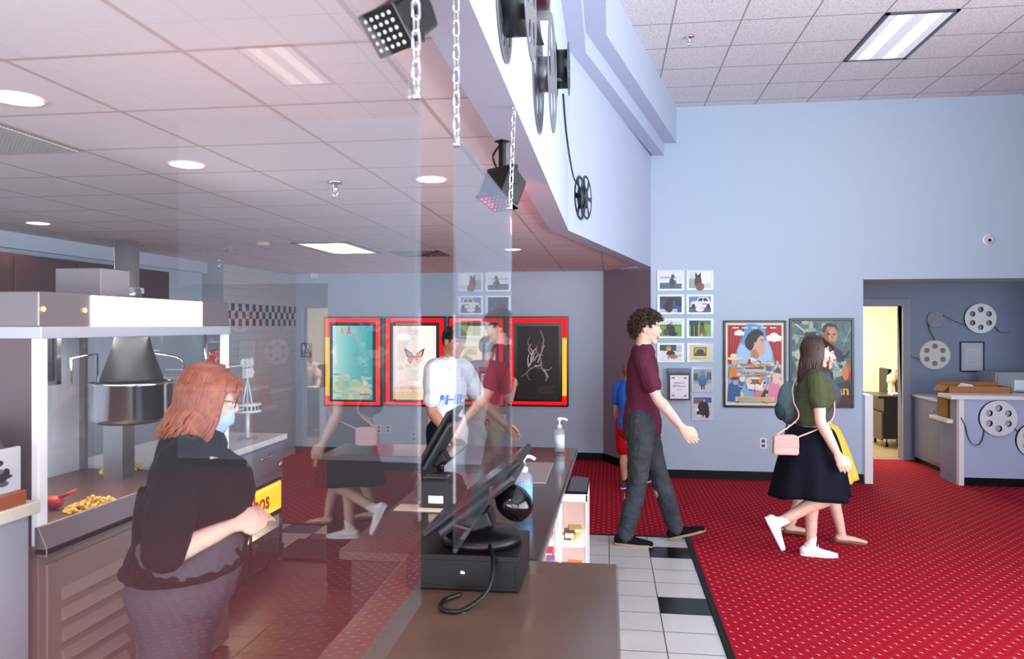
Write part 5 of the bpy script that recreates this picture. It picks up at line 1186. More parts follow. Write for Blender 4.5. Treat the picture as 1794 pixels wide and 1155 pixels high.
        for i in range(4):
            o = wr + d*(pl*(.98 - .03*abs(i-1.2))) + wv*((1.5-i)*.0128*H*spread)
            a = R(curl*(.5+.12*i)); p = o - d*.012*H; pts = [p, o]; ax = d.copy()
            for q, fr in enumerate((.42, .32, .26)):
                ang = a*(q+1)*.75; dd = d*cos(ang) + nrm*sin(ang); o = o + dd*ln[i]*H*fr; pts.append(o)
            loft(mb, pts, [.0056*H, .0056*H, .0052*H, .0047*H, .004*H], nrm, 10, 3)
        o = wr + d*.016*H + wv*.016*H; td = (d*.72 + wv*.55 + nrm*.4).normalized()
        loft(mb, [o - wv*.008*H, o + td*.022*H, o + (td*.6+d*.4)*.043*H, o + (td*.35+d*.65)*.058*H], [.0085*H, .0075*H, .0058*H, .0045*H], nrm, 10, 3)
    def head(s, mb, nose=1, ears=True):
        M = s.HM; A = lambda p: M @ V(p); K = s.k; fx = (M.to_3x3() @ V((1,0,0))).normalized(); q = MB()
        R3 = M.to_3x3()
        mb.ell(M @ V((-.002,0,.142)), (1,1,1), 24, 16, R3 @ Matrix.Diagonal((.096,.075,.088)))
        mb.ell(M @ V((.022,0,.105)), (1,1,1), 20, 14, R3 @ Matrix.Diagonal((.066,.062,.085)))
        mb.ell(M @ V((.03,0,.062)), (1,1,1), 18, 12, R3 @ Matrix.Diagonal((.054,.052,.052)))
        mb.ell(M @ V((.062,0,.018)), (1,1,1), 14, 10, R3 @ Matrix.Diagonal((.024,.026,.021)))          # chin
        mb.ell(M @ V((.005,0,.045)), (1,1,1), 18, 12, R3 @ Matrix.Diagonal((.05,.053,.045)))
        for y in (-1, 1):
            mb.ell(M @ V((.062,y*.036,.085)), (1,1,1), 12, 8, R3 @ Matrix.Diagonal((.02,.022,.022)))   # cheek
            mb.ell(M @ V((.080,y*.030,.139)), (1,1,1), 12, 8, R3 @ Matrix.Diagonal((.012,.024,.009)))  # brow
            if ears:
                mb.ell(M @ V((-.004,y*.076,.112)), (1,1,1), 12, 8, R3 @ Matrix.Rotation(y*R(22), 3, 'Z') @ Matrix.Diagonal((.018,.008,.031)))
                mb.ell(M @ V((-.012,y*.081,.118)), (1,1,1), 10, 8, R3 @ Matrix.Diagonal((.01,.007,.024)))
        loft(mb, [A((.074,0,.142)), A((.089,0,.122)), A((.104*nose,0,.100)), A((.107*nose,0,.092))], [(.009*K,.008*K), (.010*K,.011*K), (.013*K,.012*K), (.011*K,.008*K)], fx, 10, 3)
        for y in (-1, 1): mb.ell(A((.092,y*.012,.091)), .0085*K, 8, 6)
        mb.ell(A((.084,0,.067)), (1,1,1), 12, 8, R3 @ Matrix.Diagonal((.012,.022,.012)))
        mb.ell(A((.089,0,.061)), (1,1,1), 12, 8, R3 @ Matrix.Diagonal((.0095,.022,.006)))
        mb.ell(A((.087,0,.050)), (1,1,1), 12, 8, R3 @ Matrix.Diagonal((.010,.019,.0065)))
        loft(mb, [s.J['neck'] - s.up*.02*s.H, M @ V((-.018,0,.02)), M @ V((-.012,0,.075))], [.036*s.H*(.88 if s.fem else 1), .031*s.H*(.88 if s.fem else 1), .034*s.H*(.9 if s.fem else 1)], (1,0,0), 16)
    def body(s, curl=(25,25), palms=(None,None), hands=True):
        mb = MB(); s.add_torso(mb, -.006)
        for k in 'RL':
            loft(mb, [s.J['neck']-s.up*.03*s.H, s.J['sh'+k].lerp(s.J['neck'],.35), s.J['sh'+k]], [.03*s.H,.027*s.H,.030*s.H], (1,0,0), 12)
            loft(mb, s.arm_pts(k), s.arm_r(), (1,0,0), 12); loft(mb, s.leg_pts(k), s.leg_r(), (1,0,0), 14)
            if hands: s.hand(mb, k, curl['RL'.index(k)], palm=palms['RL'.index(k)])
            a = s.J['an'+k]; t = s.J['toe'+k]; h = s.J['heel'+k]; H = s.H
            fk = 1 if s.bare else .55; loft(mb, [h+(a-h)*.42, a.lerp(t,.35)-(a-h)*.12, t+(a-h)*.22], [(.018*H*fk,.016*H*fk),(.019*H*fk,.014*H*fk),(.02*H*fk,.007*H*fk)], (0,0,1), 12); loft(mb, [a, h.lerp(a,.4)], [.0195*H,.017*H], (1,0,0), 12)
        s.head(mb)
        Mi = s.HM.inverted()
        def paint(c):
            q = Mi @ c
            return 1 if (q.x > .079 and abs(q.y) < .024 - abs(q.z-.056)*.6 and .044 < q.z < .067) else 0
        o = blob('body', mb, [s.sk, LIP], s.t, s.voxel, 3, paint=paint); s.body_ob = o
        for y in (-1, 1):
            e = MB().s().ell(s.HM @ V((.0765,y*.031,.121)), .0125*s.k, 12, 8); e.m(1).ell(s.HM @ V((.0845,y*.031,.121)), .0062*s.k, 10, 6); e.build('eye', [EYEW, IRIS], s.t)
        return o
    def brows(s, m_):
        b = MB().s()
        for y in (-1, 1): b.tube([s.HM @ V((.091,y*.014,.141)), s.HM @ V((.088,y*.032,.146)), s.HM @ V((.074,y*.05,.141))], .0032*s.k, 6)
        b.build('eyebrows', m_, s.t)
    def shirt(s, m_, off=.010, sleeve=.62, hem=0, name='shirt', wr=.004, loose=0, lo=0, vox=.006, zc=None):
        mb = MB(); pts, rad = s.torso(off)
        pts = pts[lo:]; rad = [(a+loose*max(0,1-i/5), b+loose*max(0,1-i/5)) for i, (a, b) in enumerate(rad[lo:])]
        pts[0] = pts[0] - s.up*hem*s.H
        pts[-1] = pts[-1] - s.up*.012*s.H + V((.006*s.H,0,0)); rad[-1] = (rad[-1][0]+.006, rad[-1][1]+.006)
        loft(mb, pts, rad, (1,0,0), 24)
        for k in 'RL':
            a, b = s.J['sh'+k], s.J['el'+k]; n_ = s.J['neck']; r0 = s.arm_r()
            loft(mb, [n_-s.up*.035*s.H, a.lerp(n_,.4)+s.up*.004*s.H, a], [.033*s.H+off, .03*s.H+off, .033*s.H+off], (1,0,0), 14)
            if sleeve > 0:
                e = a.lerp(b, sleeve); c = [a, a.lerp(b, sleeve*.5), e]; rr = [r0[0]+off, r0[1]+off+.004, r0[2]+off+.010]
                if sleeve > 1:
                    w_ = s.J['wr'+k]; c = [a, a.lerp(b,.5), b, b.lerp(w_, sleeve-1)]; rr = [r0[0]+off, r0[1]+off, r0[3]+off+.006, r0[5]+off+.006]
                loft(mb, c, rr, (1,0,0), 14)
        return blob(name, mb, m_, s.t, vox, 3, wr, 8, (1,1,.6), zcut=(s.J['pel'].z + zc*s.H) if zc is not None else None)
    def trousers(s, m_, off=.012, length=1.0, top=.06, name='trousers', flare=0, wr=.004, vox=.007):
        mb = MB(); pts, rad = s.torso(off*.8); 
        loft(mb, [pts[0], pts[1], pts[1].lerp(pts[2], top/.05)], [rad[0], rad[1], rad[2]], (1,0,0), 20)
        for k in 'RL':
            p = s.leg_pts(k); r = s.leg_r(); L = []; Q = []
            if length >= .9: 
                p[4] = s.J['kn'+k].lerp(s.J['an'+k],.28); p[5] = s.J['kn'+k].lerp(s.J['an'+k],.6); p[6] = s.J['kn'+k].lerp(s.J['an'+k], length)
                L = p; Q = [r[0]+off, r[1]+off, r[2]+off*1.2, r[3]+off*1.1, r[4]+off*1.2, r[5]+off*1.6+flare*.5, r[6]+off*2.0+flare]
            else:
                a, b = s.J['hip'+k], s.J['kn'+k]; L = [a+V((0,0,.01*s.H)), a.lerp(b, length*.5), a.lerp(b, length)]; Q = [r[0]+off, r[1]+off*1.3, r[1]+off*1.6]
            loft(mb, L, Q, (1,0,0), 16)
        return blob(name, mb, m_, s.t, vox, 3, wr, 11, (1,1,1.4))
    def shoe(s, k, upper, sole, kind='sneaker', laces=None):
        H = s.H; a = s.J['an'+k]; ft = s.J['ft'+k]; fd = V((cos(ft),0,sin(ft))); dn = V((sin(ft),0,-cos(ft)))
        P = lambda x, z: a + fd*x*H - dn*z*H
        mb = MB()
        if kind == 'flat':
            loft(mb, [P(-.026,-.028), P(.02,-.031), P(.07,-.032), P(.107,-.033)], [(.0215*H,.016*H), (.021*H,.011*H), (.026*H,.012*H), (.017*H,.009*H)], -dn, 16)
        else:
            loft(mb, [P(-.027,-.018), P(.012,-.018), P(.06,-.025), (P(.108,-.029))], [(.0215*H,.0225*H), (.0225*H,.0230*H), (.0270*H,.0165*H), (.019*H,.0115*H)], -dn, 18)
            loft(mb, [P(-.008,-.02), P(-.008,.004)], [(.0215*H,.024*H), (.021*H,.0225*H)], fd, 16)
        sh = blob('shoe', mb, upper, s.t, .0045, 3)
        out = [(-.049,.0),(-.045,-.014),(-.02,-.021),(.02,-.021),(.06,-.027),(.095,-.024),(.118,-.012),(.123,0),(.118,.012),(.095,.024),(.06,.027),(.02,.021),(-.02,.021),(-.045,.014)]
        Ms = Matrix((( fd.x, 0, -dn.x, a.x), (0, 1, 0, a.y), (fd.z, 0, -dn.z, a.z), (0,0,0,1)))
        sm = MB().s(); sm.prism([(x*H*.98, y*H*(1 if kind != 'flat' else .9)) for x, y in out], -.041*H, (-.030 if kind != 'flat' else -.037)*H, Ms)
        so = sm.build('sole', sole, sh, bevel=.004)
        if laces:
            lm = MB().s()
            for i in range(4): lm.tube([P(.028+.011*i,-.006-.0042*i) + V((0,-.012,-.002)), P(.030+.011*i,.0035-.0045*i), P(.028+.011*i,-.006-.0042*i) + V((0,.012,-.002))], .0022, 6)
            lm.tube([P(.03,.004)+V((0,-.022,.004)), P(.033,.010), P(.03,.004)+V((0,.02,.006))], .0024, 6); lm.build('laces', laces, sh)
        return sh
    def sock(s, k, m_, h=.05):
        mb = MB(); a = s.J['an'+k]; b = a.lerp(s.J['kn'+k], h/.243); loft(mb, [a-(b-a)*.3, a, b], [.024*s.H,.0225*s.H,.023*s.H], (1,0,0), 14); return blob('sock', mb, m_, s.t, .005, 2)
    # ---- hair
    def cap(s, m_, grow=.010, hair_front=.165, nape=.03, side=.11, name='hair', wr=.006, tufts=0, tl=.03, tr=.008, curl=False, strands=0, slen=0, seed=1, part=0, back=0, wavy=0):
        rg = random.Random(seed); mb = MB().s(); M = s.HM; K = s.k
        n, m2 = 40, 26; idx = {}; vs = []; rx, ry, rz_ = .097+grow, .076+grow, .090+grow
        def line(x, y):                               # lower limit of the hair at a direction round the head
            an = math.atan2(abs(y), x)                # 0 in front, pi behind
            if an < .75: return hair_front
            if an < 1.25: return hair_front + (side-hair_front)*(an-.75)/.5
            if an < 1.75: return side + (.02 if an < 1.6 else 0)
            return side + (nape-side)*min(1, (an-1.75)/.7)
        def pos(i, j):
            a = pi*i/m2; b = 2*pi*j/n; x = sin(a)*cos(b); y = sin(a)*sin(b); z = cos(a)
            p = V((x*rx-.003, y*ry, .143+z*rz_))
            if p.z < .10: p.x += (.10-p.z)*.25; p.y *= 1 - (.10-p.z)*1.2
            return p, x, y
        for i in range(m2+1):
            for j in range(n):
                p, x, y = pos(i, j); lo = line(x, y)
                if p.z < lo: p = V((p.x, p.y, lo)) if p.z > lo-.03 else p
                vs.append(p + p.normalized()*0)
        fs = []
        for i in range(m2):
            for j in range(n):
                q = (i*n+j, i*n+(j+1) % n, (i+1)*n+(j+1) % n, (i+1)*n+j)
                c = sum((vs[k] for k in q), V())/4; an = math.atan2(abs(c.y), c.x)
                if c.z >= line(c.x, c.y)-.003: fs.append(q)
        vs = [M @ (v + (v-V((0,0,.14))).normalized()*wr*noise.noise(v*40)) for v in vs]
        mb.add(vs, fs)
        for k in range(tufts):
            while True:
                a = math.acos(rg.uniform(-.75, 1)); b = rg.uniform(0, 2*pi); d = V((sin(a)*cos(b), sin(a)*sin(b), cos(a))); p = V((d.x*rx-.003, d.y*ry, .143+d.z*rz_))
                if p.z > line(d.x, d.y)+.004: break
            if curl:                                  # loose curl: a little spiral
                e1 = d.orthogonal().normalized(); e2 = d.cross(e1); ph = rg.uniform(0, 6.28); r_ = rg.uniform(.006,.011); L = rg.uniform(.6,1.1)*tl
                pts = [M @ (p + d*L*q/7 + (e1*cos(ph+q*1.15)+e2*sin(ph+q*1.15))*r_ - V((0,0,.010))*(q/7)**2*(1-d.z)) for q in range(8)]
                mb.tube(pts, [tr*K*(1-.07*q) for q in range(8)], 6)
            else:
                dn = V((-.5*d.x-.3, d.y*.2, -1)); dn = (dn - d*dn.dot(d)).normalized(); L = rg.uniform(.7,1.2)*tl
                pts = [M @ (p + d*.004*sin(q*pi/4) + dn*L*q/4) for q in range(5)]
                mb.tube(pts, [tr*K*(1-.2*q) for q in range(5)], 5)
        for k in range(strands):                      # long strands from the crown down past the neck
            b = rg.uniform(1.12, pi) * rg.choice((-1, 1)); top = V((rg.uniform(-.03,.03), part + rg.uniform(-.01,.01), .143+rz_)); 
            x, y = cos(b)*(rx+.004), sin(b)*(ry+.006); L = slen*rg.uniform(.82, 1.05)
            if abs(b) < 1.05: L *= .55 + .35*rg.random()
            out = rg.uniform(.0,.018); ph = rg.uniform(0, 6.28)
            p = [top, V((x*.72, y*.74, .143+rz_*.80)), V((x, y, .15)), V((x*.98, y*1.03, .08))]
            zz = .08
            for q in range(1, 5): p.append(V((x*(.98-.02*q)-back*q/4*(.5 if abs(b) < 1.2 else 1) + .006*sin(ph+q), y*(1.03+.03*q)+out*sin(ph+q*1.3)*.4, zz - L*q/4)))
            if wavy: p[5:] = [v + V((.5, .5, 0))*wavy*sin(q*2.2+ph) for q, v in enumerate(p[5:])]
            pts = bez([M @ v for v in p], 3); nn = len(pts)
            mb.tube(pts, [max(.0022, tr*K*(1 - .65*max(0, i/nn-.55)/.45)) for i in range(nn)], 6)
        return mb.build(name, m_, s.t, weld=False)
    def skirt(s, m_, z0, z1, r0, r1, folds=11, amp=.05, dx=0, sway=0, name='skirt'):
        c = s.J['pel']; mb = MB().s(); k = 16; n = 72; vs = []
        rgk = random.Random(folds)
        ph = [rgk.uniform(0, 6.28) for _ in range(3)]
        for i in range(k):
            t = i/(k-1); z = z0+(z1-z0)*t; q = t**.55
            for j in range(n):
                a = 2*pi*j/n; w_ = 1 + amp*t*(sin(folds*a+ph[0]) + .5*sin((folds*.5//1+3)*a+ph[1]))
                vs.append(V((c.x + dx*t + sway*t*t + (r0[1]+(r1[1]-r0[1])*q)*w_*cos(a), c.y + (r0[0]+(r1[0]-r0[0])*q)*w_*sin(a), z + .012*t*sin(3*a+ph[2]))))
        mb.add(vs, [(i*n+j, i*n+(j+1) % n, (i+1)*n+(j+1) % n, (i+1)*n+j) for i in range(k-1) for j in range(n)] + [tuple(range(n))])
        o = mb.build(name, m_, s.t); sd = o.modifiers.new('thick', 'SOLIDIFY'); sd.thickness = .004; return o

def stick_on(name, me, ob, M, m_, off=.003, th=0):
    """lay a flat mesh on the surface of ob: M places it, its own -z looks at the surface"""
    from mathutils.bvhtree import BVHTree
    bv = BVHTree.FromPolygons([v.co for v in ob.data.vertices], [tuple(p.vertices) for p in ob.data.polygons])
    d = (M.to_3x3() @ V((0,0,-1))).normalized()
    bad = set()
    for v in me.vertices:
        p = M @ v.co; h = bv.ray_cast(p, d, .6)
        if h[0]: v.co = h[0] - d*off
        else: bad.add(v.index)
    bm = bmesh.new(); bm.from_mesh(me); bm.verts.ensure_lookup_table()
    bmesh.ops.delete(bm, geom=[bm.verts[i] for i in bad], context='VERTS'); bm.to_mesh(me); bm.free()
    return mk(name, me, m_, ob.parent if ob.parent else None)
def dense(me, cuts=2):
    bm = bmesh.new(); bm.from_mesh(me); bmesh.ops.triangulate(bm, faces=bm.faces)
    for _ in range(cuts):
        ed = [e for e in bm.edges if e.calc_length() > .012]
        if ed: bmesh.ops.subdivide_edges(bm, edges=ed, cuts=1)
    bm.to_mesh(me); bm.free(); return me

SK_P = skin('pale', '#e3b8a4'); SK_M = skin('medium', '#d6a58c'); SK_T = skin('tan', '#b9846a')
HB = mat('brown hair', '#3b251b', .5, var=.35, vscale=50); HD = mat('dark brown hair', '#3d241b', .45, var=.3, vscale=50); HBL = mat('near black hair', '#191312', .45, var=.2, vscale=50); HG = mat('ginger hair', '#8c482a', .5, var=.3, vscale=40); HL = mat('light brown hair', '#8a5a3c', .5, var=.25, vscale=50)

# ---- young man striding past
Pm = Person('m', 'young man with curly brown hair in a maroon t-shirt striding right', 1.86, (.26, 6.06, 0), R(-4), SK_P,
            {'R': (-3, 10, -1), 'L': (17, -1, 17)}, {'R': (20, 20, 8, 3), 'L': (-16, 14, 6)}, lean=1, head=(-4, 2, 0), wide=.95, deep=.95, voxel=.0055)
Pm.body((28, 25)); Pm.brows(HB)
MARO = mat('maroon cotton', '#5b2438', .8, bump=.15, bscale=300, var=.10, vscale=25)
DENIM = mat('faded black denim', '#3d4045', .8, bump=.2, bscale=260, var=.3, vscale=6)
Pm.trousers(DENIM, .016, .97, top=.05, wr=.009)
sh_ = Pm.shirt(MARO, .013, .70, hem=.05, loose=.014, wr=.010, zc=-.045)
ORNG = mat('orange print', '#e0882c', .6)
tm = dense(textmesh('G', .13, 0, bold=.008)); c = Pm.J['chest']
stick_on('chest_print', tm, sh_, Matrix.Translation(c + V((.4, -.055, .055))) @ Matrix.Rotation(R(-22), 4, 'Z') @ Matrix.Rotation(R(90), 4, 'Z') @ Matrix.Rotation(R(90), 4, 'X'), ORNG)
rr = random.Random(5); mb = MB()
for k in range(40): x = rr.uniform(-.06,.06); y = rr.uniform(-.2,-.03); w2 = rr.uniform(.004,.014); mb.quad((x,y,0),(x+w2,y,0),(x+w2,y+w2*.7,0),(x,y+w2*.7,0))
me = bpy.data.meshes.new('p'); me.from_pydata([tuple(v) for v in mb.v], [], mb.f)
stick_on('faded_print', me, sh_, Matrix.Translation(c + V((.4, -.05, .03))) @ Matrix.Rotation(R(-18), 4, 'Z') @ Matrix.Rotation(R(90), 4, 'Z') @ Matrix.Rotation(R(90), 4, 'X'), mat('grey print', '#a58a94', .6))
CANV = mat('black canvas', '#0c0c0f', .8); GUM = mat('gum sole', '#a98a6a', .6); WHT = mat('white rubber', '#eceaea', .5); WCAN = mat('white canvas', '#f1eeee', .6)
for k in 'RL': Pm.sock(k, WCAN, .03); Pm.shoe(k, CANV, GUM)
Pm.cap(HB, .010, .172, .025, .125, tufts=620, tl=.036, tr=.0055, curl=True, seed=3)
# seam, pocket and belt loops of the jeans
me = bpy.data.meshes.new('p'); me.from_pydata([(-.06,.06,0),(.06,.06,0),(.065,-.05,0),(0,-.08,0),(-.065,-.05,0)], [], [(0,1,2,3,4)])
stick_on('pocket', dense(me, 3), [k for k in kids(Pm.t) if k.name.startswith('trousers')][0], Matrix.Translation(Pm.J['pel'] + V((-.35,-.19,-.06))) @ Matrix.Rotation(R(24), 4, 'Z') @ Matrix.Rotation(R(-90), 4, 'Z') @ Matrix.Rotation(R(90), 4, 'X'), mat('worn denim', '#4d535b', .8, bump=.2, bscale=260), .005)

# ---- woman in olive
Pw = Person('w', 'woman in an olive t-shirt and navy skirt walking right, nearest of the two women', 1.665, (1.50, 5.80, 0), R(-3), SK_P,
            {'R': (14, 74, -64), 'L': (7, 12, -2)}, {'R': (3, 22, 7), 'L': (-6, 14, 6)}, lean=1, head=(-6, 2, 0), wide=.93, deep=.95, bust=.022, fem=True, voxel=.0055)
Pw.body((30, 25)); Pw.brows(HD)
OLV = mat('olive cotton', '#4c5238', .85, bump=.15, bscale=300, var=.12, vscale=20)
Pw.shirt(OLV, .012, .50, lo=3, wr=.008, loose=.006)
sh_ = kids(Pw.t)[-1]; c = Pw.J['chest']
pr = Art(0); mbp = MB()
me = bpy.data.meshes.new('lp'); aa = Art(0, 'x')
for st in ([(-.05,.10),(-.03,.05),(.02,.03),(.05,.07)], [(-.06,.02),(-.02,-.01),(-.03,-.07),(.0,-.09)], [(.06,.03),(.05,-.03),(.06,-.09)], [(-.05,-.12),(-.01,-.14),(.03,-.13),(.05,-.16)]): aa.stroke('#dfe0d6', st, .005)
me.from_pydata([(v.x, v.z, 0) for v in aa.mb.v], [], aa.mb.f)
stick_on('chest_print', dense(me, 1), sh_, Matrix.Translation(c + V((.45, -.05, .0))) @ Matrix.Rotation(R(-22), 4, 'Z') @ Matrix.Rotation(R(90), 4, 'Z') @ Matrix.Rotation(R(90), 4, 'X'), mat('cream print', '#dfe0d6', .6))
NAVY = mat('navy cotton', '#070b1a', .8, bump=.1, bscale=250)
z_ = Pw.J['pel'].z
Pw.skirt(NAVY, z_+.125, z_-.40, (.146,.128), (.238,.285), 8, .045, dx=.0, sway=-.01)
for k in 'RL': Pw.sock(k, WCAN, .045); Pw.shoe(k, WCAN, WHT, laces=WHT)
Pw.cap(HD, .009, .168, .02, .10, tufts=60, tl=.05, tr=.006, strands=190, slen=.20, seed=4, part=.02, back=.02, wavy=.014)
# crossbody bag
t = thing('crossbody_bag', 'pink crossbody bag hanging at the hip of the woman in olive', 'bag', (1.27, 5.60, .81))
PINK = mat('pale pink leather', '#e3aca0', .45)
MB().s().prism([(-.085,0),(.085,0),(.09,.02),(.085,.13),(.06,.145),(-.06,.145),(-.085,.13),(-.09,.02)], -.035, .035, WALL).build('body', PINK, t, bevel=.012)
MB().prism([(-.088,.055),(.088,.055),(.085,.135),(.06,.148),(-.06,.148),(-.085,.135)], .030, .040, WALL).build('flap', mat('pink flap', '#d99d92', .45), t, bevel=.004)
Lw = lambda p: Matrix.Rotation(R(-3), 3, 'Z') @ p + V((1.50, 5.80, 0))
shL = Lw(Pw.J['neck'] + V((-.02, .06, .01))); o_ = V((1.27, 5.60, .81))
st1 = [o_ + V((.08,-.02,.13)), Lw(V((.10,-.145,Pw.J['pel'].z+.17))), Lw(V((.15,-.06,Pw.J['chest'].z-.02))), Lw(V((.135,.02,Pw.J['chest'].z+.07))), Lw(V((.06,.075,Pw.J['neck'].z-.015))), shL + V((.0,.0,.012))]
st2 = [o_ + V((-.08,.0,.13)), Lw(V((-.115,-.12,Pw.J['pel'].z+.19))), Lw(V((-.135,-.06,Pw.J['chest'].z-.02))), Lw(V((-.12,.03,Pw.J['chest'].z+.09))), shL + V((-.03,0,.0)), shL + V((0,0,.012))]
for st in (st1, st2):
    b = MB(); p = [q - o_ for q in bez(st, 6)]
    b.tube(p, .0055, 6); b.build('strap', PINK, t)

# ---- second woman, mostly hidden behind
P2 = Person('g', 'woman in a grey top and yellow skirt walking behind the woman in olive', 1.63, (1.70, 6.34, 0), R(-3), SK_P,
            {'R': (14, 5, -3), 'L': (-9, 12, -4)}, {'R': (-8, 12, 8), 'L': (10, 14, 6)}, lean=0, head=(-6, 4, 0), wide=.94, bust=.024, fem=True, voxel=.006)
P2.bare = True; P2.body((25, 25)); P2.brows(HB)
P2.shirt(mat('grey blue jersey', '#55566a', .8, bump=.1, bscale=250), .011, .55, lo=3, wr=.003)
z_ = P2.J['pel'].z; P2.skirt(mat('yellow cotton', '#e8c152', .7, bump=.1, bscale=250), z_+.11, z_-.34, (.118,.105), (.225,.27), 9, .04, dx=.02)
TANL = mat('tan brown leather', '#7d4a30', .5)
for k in 'RL': P2.shoe(k, TANL, mat('dark sole', '#4a2c1e', .6), 'flat')
P2.cap(HB, .009, .168, .02, .10, strands=120, slen=.17, tr=.006, seed=6)
t = thing('backpack', 'small grey green backpack behind the woman in olive', 'backpack', (1.40, 6.06, .98))
BG = mat('grey green canvas', '#6d8583', .8, var=.2, vscale=15)
MB().s().ell((0,0,.16), (.085,.13,.17), 20, 14).build('body', BG, t); MB().s().ell((-.05,0,.10), (.055,.10,.08), 16, 10).build('front_pocket', mat('dark teal canvas', '#40585a', .8), t)
for y in (-.07,.07): MB().s().tube(bez([(.06,y,.30),(.14,y,.32),(.17,y,.22),(.08,y,.04)], 6), .012, 8).build('strap', BG, t)
MB().s().tube([(-.02,-.05,.02),(-.04,-.06,-.07),(-.03,-.055,-.12)], .008, 6).build('loose_strap', mat('dark teal canvas', '#40585a', .8), t)

# ---- boy
Pb = Person('b', 'boy in a blue t-shirt and red shorts, half hidden behind the young man', 1.33, (.20, 7.98, 0), R(52), SK_M,
            {'R': (26, 6, 4), 'L': (4, 2, 0)}, {'R': (-4, 10, 7), 'L': (4, 16, 10)}, lean=1, head=(22, 6, 0), wide=.9, voxel=.006, headk=1.16)
Pb.body(); 
Pb.trousers(mat('red jersey', '#c3121c', .7), .016, .80, top=.05, name='shorts')
Pb.shirt(mat('bright blue jersey', '#2f6fd6', .7), .014, .62, hem=.05, wr=.004, zc=-.03)
for k in 'RL': Pb.sock(k, mat('black sock', '#15161c', .8), .05); Pb.shoe(k, mat('navy mesh', '#2c3a6a', .6), WHT)
Pb.cap(HL, .008, .165, .03, .115, tufts=220, tl=.03, tr=.006, seed=8)

# ---- man in white behind the counter return
Pg = Person('t', 'man in a white lettered t-shirt standing behind the counter return', 1.745, (-1.235, 5.60, 0), R(-28), SK_T,
            {'R': (2, 2, 0), 'L': (6, 6, 0)}, {'R': (2, 38, 6, 14), 'L': (14, 24, 24)}, lean=2, head=(-8, 14, 0), wide=.93, voxel=.006)
Pg.body((35, 30)); Pg.brows(HBL)
Pg.trousers(mat('dark navy cotton', '#14182c', .8), .014, .97)
sh_ = Pg.shirt(mat('white cotton', '#e9ebf3', .8, bump=.1, bscale=250), .014, .72, hem=.05, loose=.014, wr=.012, zc=-.05)
c = Pg.J['chest']
stick_on('lettering', dense(textmesh('PHIL', .105, 0, bold=.002)), sh_, Matrix.Translation(c + V((.45, -.075, -.085))) @ Matrix.Rotation(R(90), 4, 'Z') @ Matrix.Rotation(R(90), 4, 'X'), mat('bright blue print', '#3d8fe0', .6))
b = MB().s(); nk = Pg.J['neck']
b.tube(bez([nk+V((-.045,-.03,.0)), nk+V((-.01,-.07,-.005)), nk+V((.045,-.06,-.045)), nk+V((.088,-.03,-.12)), nk+V((.100,0,-.19)), nk+V((.088,.03,-.12)), nk+V((.045,.06,-.045)), nk+V((-.01,.07,-.005)), nk+V((-.045,.03,0))], 6), .003, 6); b.build('neck_cord', mat('grey cord', '#7d8290', .6), Pg.t)
for k in 'RL': Pg.shoe(k, CANV, WHT)
Pg.cap(HBL, .006, .166, .05, .12, tufts=160, tl=.018, tr=.004, seed=10)

# ---- person in red further back
Pr = Person('r', 'person in a red shirt and khaki trousers beyond the man in white', 1.64, (-1.15, 6.95, 0), R(62), SK_M,
            {'R': (2, 2, 0), 'L': (-3, 4, 0)}, {'R': (8, 112, 10, 30), 'L': (6, 100, 8, 30)}, lean=0, head=(10, 4, 0), wide=.98, voxel=.0065)
Pr.body((40, 40))
Pr.trousers(mat('khaki cotton', '#b8aa86', .8), .014, .97); Pr.shirt(mat('red polo cotton', '#c2202c', .75), .013, .62, lo=1, wr=.005)
for k in 'RL': Pr.shoe(k, CANV, WHT)
Pr.cap(HD, .010, .166, .03, .12, tufts=160, tl=.025, tr=.006, seed=12)
MB().box((-.02,-.045,-.16),(.012,.045,0)).build('hanging_cloth', mat('white cloth', '#e9e6e2', .8), Pr.t, bevel=.006); kids(Pr.t)[-1].location = Pr.J['pel'] + V((.02, -.165, .05))

# ---- staff woman by the popcorn machine
Ps = Person('s', 'staff woman with ginger hair in a black t-shirt facing the popcorn counter', 1.60, (-1.47, 2.40, 0), R(22), SK_P,
            {'R': (0, 2, 0, 3), 'L': (0, 2, 0, 3)}, {'R': (-10, 120, 12, 58), 'L': (-6, 116, 10, 62)}, lean=5, head=(4, 12, 0), wide=1.30, deep=1.28, bust=.026, belly=.02, fem=True, voxel=.006)
Ps.body((30, 30), palms=(V((-.6,.3,-.7)), V((-.6,-.3,-.7))))
Ps.trousers(mat('grey trousers', '#4a464e', .85), .014, .98, top=.09)
BLKT = mat('black cotton', '#08080b', .9, bump=.12, bscale=260, var=.15, vscale=10)
Ps.shirt(BLKT, .018, .92, hem=.0, loose=.016, wr=.008, zc=.05)
for k in 'RL': Ps.shoe(k, CANV, BLACK_RUB)
Ps.cap(HG, .018, .170, .0, .09, tufts=90, tl=.05, tr=.007, strands=230, slen=.125, seed=14, back=.035, wavy=.012)
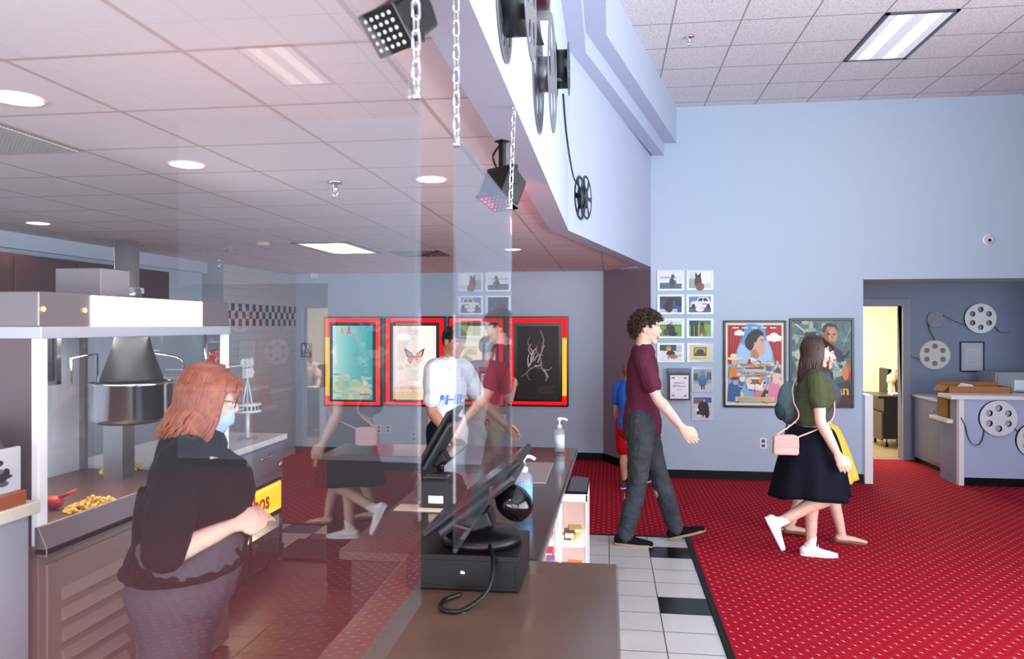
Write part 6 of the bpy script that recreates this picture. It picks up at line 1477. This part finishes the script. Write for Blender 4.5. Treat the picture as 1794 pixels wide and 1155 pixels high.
# face mask and glasses
mm = MB().s(); vs = []; n_, m_ = 13, 9
for i in range(m_):
    for j in range(n_):
        u = (j/(n_-1)-.5)*2; v_ = i/(m_-1)
        vs.append(Ps.HM @ V((.108 - .058*u*u - .012*(2*v_-1)**2 - (.012 if v_ < .3 else 0), .062*u, .004+.10*v_)))
mm.add(vs, [(i*n_+j, i*n_+j+1, (i+1)*n_+j+1, (i+1)*n_+j) for i in range(m_-1) for j in range(n_-1)])
o_ = mm.build('face_mask', mat('pale blue mask', '#a9c4dd', .8), Ps.t); sd = o_.modifiers.new('t', 'SOLIDIFY'); sd.thickness = .002
for y in (-1, 1):
    MB().s().tube(bez([Ps.HM @ V((.05,y*.063,.09)), Ps.HM @ V((.01,y*.08,.115)), Ps.HM @ V((-.02,y*.082,.13)), Ps.HM @ V((-.02,y*.08,.09)), Ps.HM @ V((.045,y*.062,.02))], 5), .0016, 6).build('ear_loop', WHT, o_)
gl_ = MB().s()
for y in (-1, 1):
    gl_.tube([Ps.HM @ V((.10, y*.033+.024*cos(a), .122+.018*sin(a))) for a in [2*pi*k/16 for k in range(16)]], .0016, 6, close=True)
    gl_.tube([Ps.HM @ V((.10,y*.057,.128)), Ps.HM @ V((.05,y*.078,.130)), Ps.HM @ V((-.015,y*.08,.128))], .0016, 6)
gl_.tube([Ps.HM @ V((.10,-.009,.126)), Ps.HM @ V((.10,.009,.126))], .0016, 6); gl_.build('glasses', BLACK_PL, Ps.t)

# ---- person seated in the office
Po = Person('o', 'person seated at the office desk, only a sliver seen past the door frame', 1.68, (4.52, 12.12, 0), R(-100), SK_M,
            {'R': (84, 84, 0, 8), 'L': (84, 84, 0, 8)}, {'R': (32, 46, 10), 'L': (32, 46, 10)}, lean=3, head=(0, 8, 0), voxel=.009, seated=.56)
Po.body((30, 30)); Po.shirt(mat('pale peach cotton', '#e0b49a', .8), .012, .6, lo=2, vox=.008); Po.trousers(mat('dark navy cotton', '#14182c', .8), .012, .97, vox=.009)
for k in 'RL': Po.shoe(k, CANV, BLACK_RUB)
Po.cap(HL, .009, .166, .02, .11, strands=80, slen=.12, tr=.007, seed=20)
